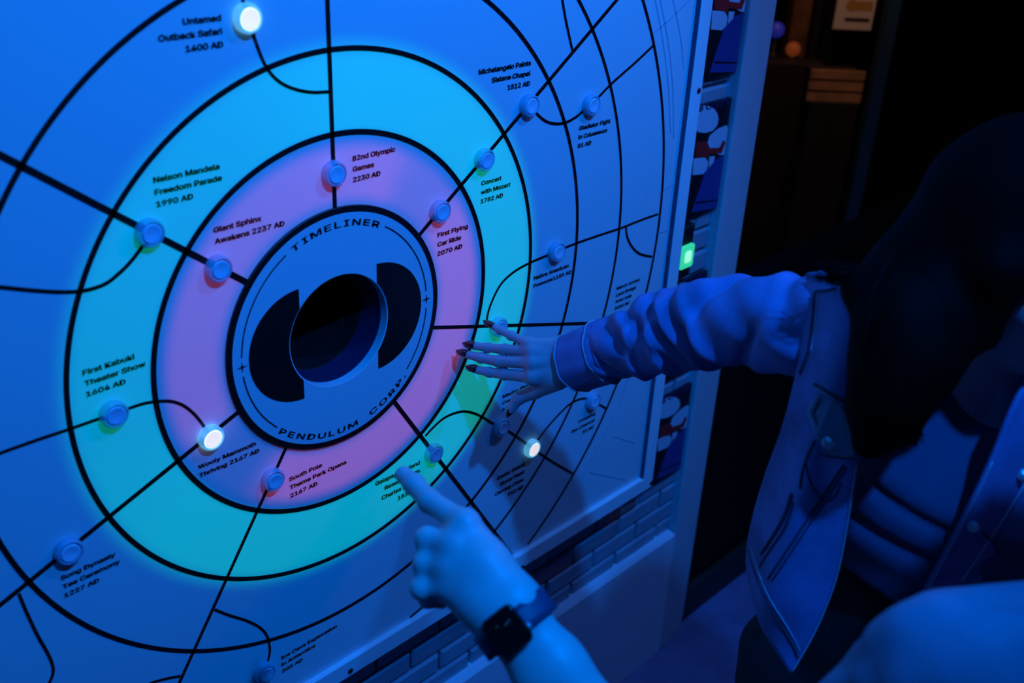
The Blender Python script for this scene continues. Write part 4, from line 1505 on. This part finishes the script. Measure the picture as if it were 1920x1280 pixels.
def poster(zt, label):
    """a tall card fixed to the brick between panel and post; zt = height of its top edge"""
    x0, x1 = .775, .963; hgt_ = .222
    root = empty('poster', ((x0 + x1) / 2, .060, zt - hgt_), label, 'poster', 'repeated posters beside the panel')
    mb = MB(); mb.bevbox((x0, PY, zt - hgt_), (x1, .0605, zt), .001); mb.build('card', m_pbg, root)
    mb = MB(); y = PY - .0006
    dz = zt - ZT1

    def q(s_):          # outlines read off the poster by the green light, moved to this card
        out = []
        for t in s_.split():
            a, c = t.split(','); g = PN(1030 + float(a) / 2.909, 80 + float(c) / 2.909, PY)
            out.append((min(max(g.x, x0 + .002), x1 - .001), min(max(g.z + dz, zt - hgt_ + .002), zt - .001)))
        return out
    mb.poly(q("800,360 830,345 860,342 895,355 915,385 922,415 915,450 890,480 850,492 815,488 790,470"), y, mi=0)
    mb.poly(q("862,545 875,505 920,468 965,450 1016,452 1004,520 985,600 932,612 880,590"), y, mi=0)
    mb.poly(q("785,632 850,625 866,652 860,690 838,716 780,722"), y, mi=0)
    mb.poly(q("872,622 902,618 895,655 868,682"), y, mi=0)
    mb.poly(q("800,540 858,538 868,575 925,572 948,530 960,542 938,602 872,605 860,628 795,622"), y - .0004, mi=1)
    mb.poly(q("850,702 905,640 972,606 948,800 915,905 775,925 800,850"), y, mi=2)
    mb.poly(q("800,868 925,850 923,858 798,878"), y - .0005, mi=3)
    o = mb.build('printed_artwork', [m_pw, m_pred, m_pblue, m_pbg], root); fix_normals(o)
    v_, f_ = text_poly('Time Copier', .03); wr = v_[:, 0].max()
    sx_ = .150 / wr; zl = PN(1030 + 930 / 2.909, 80 + 345 / 2.909, PY).z + dz
    o = mesh('printed_title', [(x1 - .004 + (a[0] - wr) * sx_, y - .0004, zl + a[1] * .022) for a in v_], f_, m_ppur, root)
    md = o.modifiers.new('s', 'SOLIDIFY'); md.thickness = .0003
    return root


zt1 = ZT1
poster(zt1 + .268, 'poster at the top edge of the photo, between panel frame and grey post')
poster(zt1, 'dark poster with a purple title above the green light, beside the grey post')
poster(PN(1330, 506, PY).z, 'dark poster just below the green light, mostly behind the denim sleeve')
poster(PN(1300, 717, PY).z, 'lowest dark poster with a purple title, level with the lower panel corner')

m_green = mat('green_light', (0.1, 0.9, 0.3), 0.3, emit=(0.03, 0.55, 0.20), estr=1.0)
m_greenc = mat('green_light_core', (0.6, 0.95, 0.6), 0.3, emit=(0.35, 0.85, 0.45), estr=1.0)
gp = PN(1288, 481, .036)
dev = empty('switch_box', (gp.x - .02, .06, gp.z - .04), 'small black box with a glowing green light on the brick, beside the panel frame', 'switch')
mb = MB(); mb.bevbox((gp.x - .075, .040, gp.z - .048), (gp.x + .022, .066, gp.z + .062), .003); mb.build('housing', m_black, dev)


def rr_plate(cx_, cz_, hx, hz, r, y0, y1):
    pr = rrect(hx, hz, r); n = len(pr)
    v = [(cx_ + a, y1, cz_ + b) for a, b in pr] + [(cx_ + a, y0 + .001, cz_ + b) for a, b in pr] + [(cx_ + a * .93, y0, cz_ + b * .93) for a, b in pr]
    f = [(i * n + k, i * n + (k + 1) % n, (i + 1) * n + (k + 1) % n, (i + 1) * n + k) for i in range(2) for k in range(n)] + [tuple(range(2 * n, 3 * n))]
    return v, f


v_, f_ = rr_plate(gp.x, gp.z, .021, .024, .006, .034, .041); gl_ = fix_normals(mesh('green_lens', v_, f_, m_green, dev))
v_, f_ = rr_plate(gp.x + .001, gp.z, .010, .012, .005, .0325, .036); fix_normals(mesh('bulb', v_, f_, m_greenc, gl_))

# far room, dim and warm --------------------------------------------------------
m_paper = mat('paper', (0.60, 0.55, 0.48), 0.6); m_gold = mat('gold_print', (0.42, 0.24, 0.05), 0.5); m_brown = mat('brown_wood', (0.16, 0.075, 0.03), 0.6, var=.3); m_dkbrown = mat('dark_wood', (0.012, 0.007, 0.005), 0.6)
m_tan = mat('tan_box', (0.36, 0.2, 0.09), 0.7, var=.3)


def slabpx(mb, quad, d, th=.03, mi=0):
    """upright slab whose face corners are at the given pixels, all at view depth d"""
    F_ = [W(u, v, d) for u, v in quad]; Bk = [p + RZ * th for p in F_]
    n = len(F_)
    mb.add(F_ + Bk, [tuple(range(n)), tuple(range(n, 2 * n))[::-1]] + [(i, n + i, n + (i + 1) % n, (i + 1) % n) for i in range(n)], mi)


bx_c = W(1600, 170, 3.3)
# all far things stand square to the room on a floor they share
def far_box(name, u0, v0, u1, v1, d, depth, material, label, cat, base=None, **kw):
    """box facing -x/-y whose top and bottom edges are seen at v0 and v1 (pixel column of its middle)"""
    um = (u0 + u1) / 2
    T_ = W(um, v0, d)
    B_ = W(um, v1, d)
    wdt = (u1 - u0) / FPX * d
    zt, zb_ = T_.z, (T_.z - (v1 - v0) / FPX * d * 1.1 if base is None else base)
    a = Vector((RX.x, RX.y, 0)).normalized(); b = Vector((RZ.x, RZ.y, 0)).normalized()
    c = Vector((T_.x, T_.y, 0))
    v = []
    for z in (zb_, zt):
        for s1, s2 in ((-1, 0), (1, 0), (1, 1), (-1, 1)):
            p = c + a * (wdt / 2 * s1) + b * (depth * s2); v.append((p.x, p.y, z))
    o = mesh(name, v, [(0, 3, 2, 1), (4, 5, 6, 7), (0, 1, 5, 4), (1, 2, 6, 5), (2, 3, 7, 6), (3, 0, 4, 7)], material)
    bv = o.modifiers.new('b', 'BEVEL'); bv.width = .004; bv.segments = 2
    return tag(o, label, cat) if label else o


far_box('counter', 1420, 118, 1548, 260, 3.4, .09, m_dkbrown, 'dark wooden counter in the dim room beyond the grey post', 'counter', base=0.0)
far_box('wooden_post', 1500, -60, 1536, 105, 3.85, .10, m_brown, 'upright brown wooden post lit warm in the dim room', 'post', base=0.0)
far_box('wooden_post', 1545, -60, 1574, 130, 3.85, .10, m_dkbrown, 'dark wooden post right of the warm lit post', 'post', base=0.0)
ped = far_box('pedestal', 1520, 192, 1612, 300, 3.2, .12, m_dkbrown, 'low dark pedestal under the tan crate in the dim room', 'pedestal', base=0.0)
ct = W(1562, 192, 3.2)
crate = empty('crate', (ct.x, ct.y, ct.z), 'tan slatted crate on a dark pedestal in the dim room', 'crate')
a_ = Vector((RX.x, RX.y, 0)).normalized(); b_ = Vector((RZ.x, RZ.y, 0)).normalized()


def orient(mb, o0, wx, dy, z0, z1):
    v = []
    for z in (z0, z1):
        for s1, s2 in ((-1, 0), (1, 0), (1, 1), (-1, 1)):
            q_ = Vector(o0) + a_ * (wx * s1) + b_ * (dy * s2); v.append((q_.x, q_.y, z))
    mb.add(v, [(0, 3, 2, 1), (4, 5, 6, 7), (0, 1, 5, 4), (1, 2, 6, 5), (2, 3, 7, 6), (3, 0, 4, 7)])


for k in range(3):
    mb = MB(); orient(mb, ct, .083, .012, ct.z + .002 + .034 * k, ct.z + .028 + .034 * k)
    mb.build('slat', m_tan, crate)
mb = MB(); orient(mb, ct + b_ * .0125, .074, .09, ct.z + .001, ct.z + .088); mb.build('body', m_dkbrown, crate)
# paper sign on a dark cupboard
far_box('cupboard', 1582, -160, 1666, 400, 3.5, .05, m_darkwall, 'tall black cupboard holding the paper sign in the dim room', 'cupboard', base=0.0)
sc_ = W(1603, 22, 3.46)
sign = empty('notice_sign', tuple(sc_), 'small white paper sign with a gold emblem and a dark bar on the black cupboard', 'sign')


def sign_quad(name, x0, x1, z0, z1, m, lift, th=.004):
    mb = MB(); v = []
    for z in (z0, z1):
        for x, y in ((x0, -lift), (x1, -lift), (x1, -lift + th), (x0, -lift + th)):
            q_ = sc_ + a_ * x + b_ * y; v.append((q_.x, q_.y, sc_.z + z))
    mb.add(v, [(0, 3, 2, 1), (4, 5, 6, 7), (0, 1, 5, 4), (1, 2, 6, 5), (2, 3, 7, 6), (3, 0, 4, 7)])
    return mb.build(name, m, sign)


sign_quad('paper', -.064, .064, -.058, .14, m_paper, 0)
sign_quad('dark_bar', -.030, .054, -.032, -.020, m_ink, .0005, .0012)
sign_quad('gold_band', -.012, .056, .004, .034, m_gold, .0005, .0012)
mb = MB(); v = []
for k in range(24):
    q_ = sc_ + a_ * (-.014 + .019 * math.cos(k * math.pi / 12)) - b_ * .0012; v.append((q_.x, q_.y, sc_.z + .020 + .019 * math.sin(k * math.pi / 12)))
mb.add(v, [tuple(range(24))]); mb.build('gold_emblem', m_gold, sign)
# little coloured lamps on the counter
m_glow_b = mat('blue_glow', (0.05, 0.05, 0.3), 0.4, emit=(0.02, 0.03, 0.5), estr=0.25); m_glow_o = mat('orange_glow', (0.2, 0.06, 0.02), 0.4, emit=(0.42, 0.08, 0.015), estr=0.2)
for u, vv, rr_, m_, lab in ((1456, 56, .026, m_glow_b, 'small round lamp glowing blue on the dark counter'), (1487, 92, .024, m_glow_o, 'small round lamp glowing orange on the dark counter')):
    c_ = W(u, vv, 3.46); zt_ = W(1470, 118, 3.4).z
    lp = empty('table_lamp', (c_.x, c_.y, zt_), lab, 'lamp')
    mb = MB(); mb.tube([(c_.x, c_.y, zt_), (c_.x, c_.y, zt_ + .006), (c_.x, c_.y, zt_ + .008), (c_.x, c_.y, max(c_.z - rr_ * .8, zt_ + .01))], [.022, .022, .005, .005], 14); mb.build('base', m_black, lp, True)
    pr_ = [(c_.x, c_.y, c_.z + rr_ * math.cos(t)) for t in np.linspace(math.pi, 0, 12)]
    mb = MB(); mb.tube(pr_, [max(.0005, rr_ * math.sin(t)) for t in np.linspace(math.pi, 0, 12)], 18); mb.build('globe', m_, lp, True)
m_bluetrim = mat('blue_lit_trim', (0.02, 0.08, 0.11), 0.7)  # faint blue light on this edge put into its colour
o = far_box('trim_3', 1668, 0, 1694, 400, 2.75, .04, m_bluetrim, None, None, base=0.0)
for v_ in o.data.vertices:
    if v_.co.z > .5: v_.co.z = 2.9
tag(o, kind='structure')
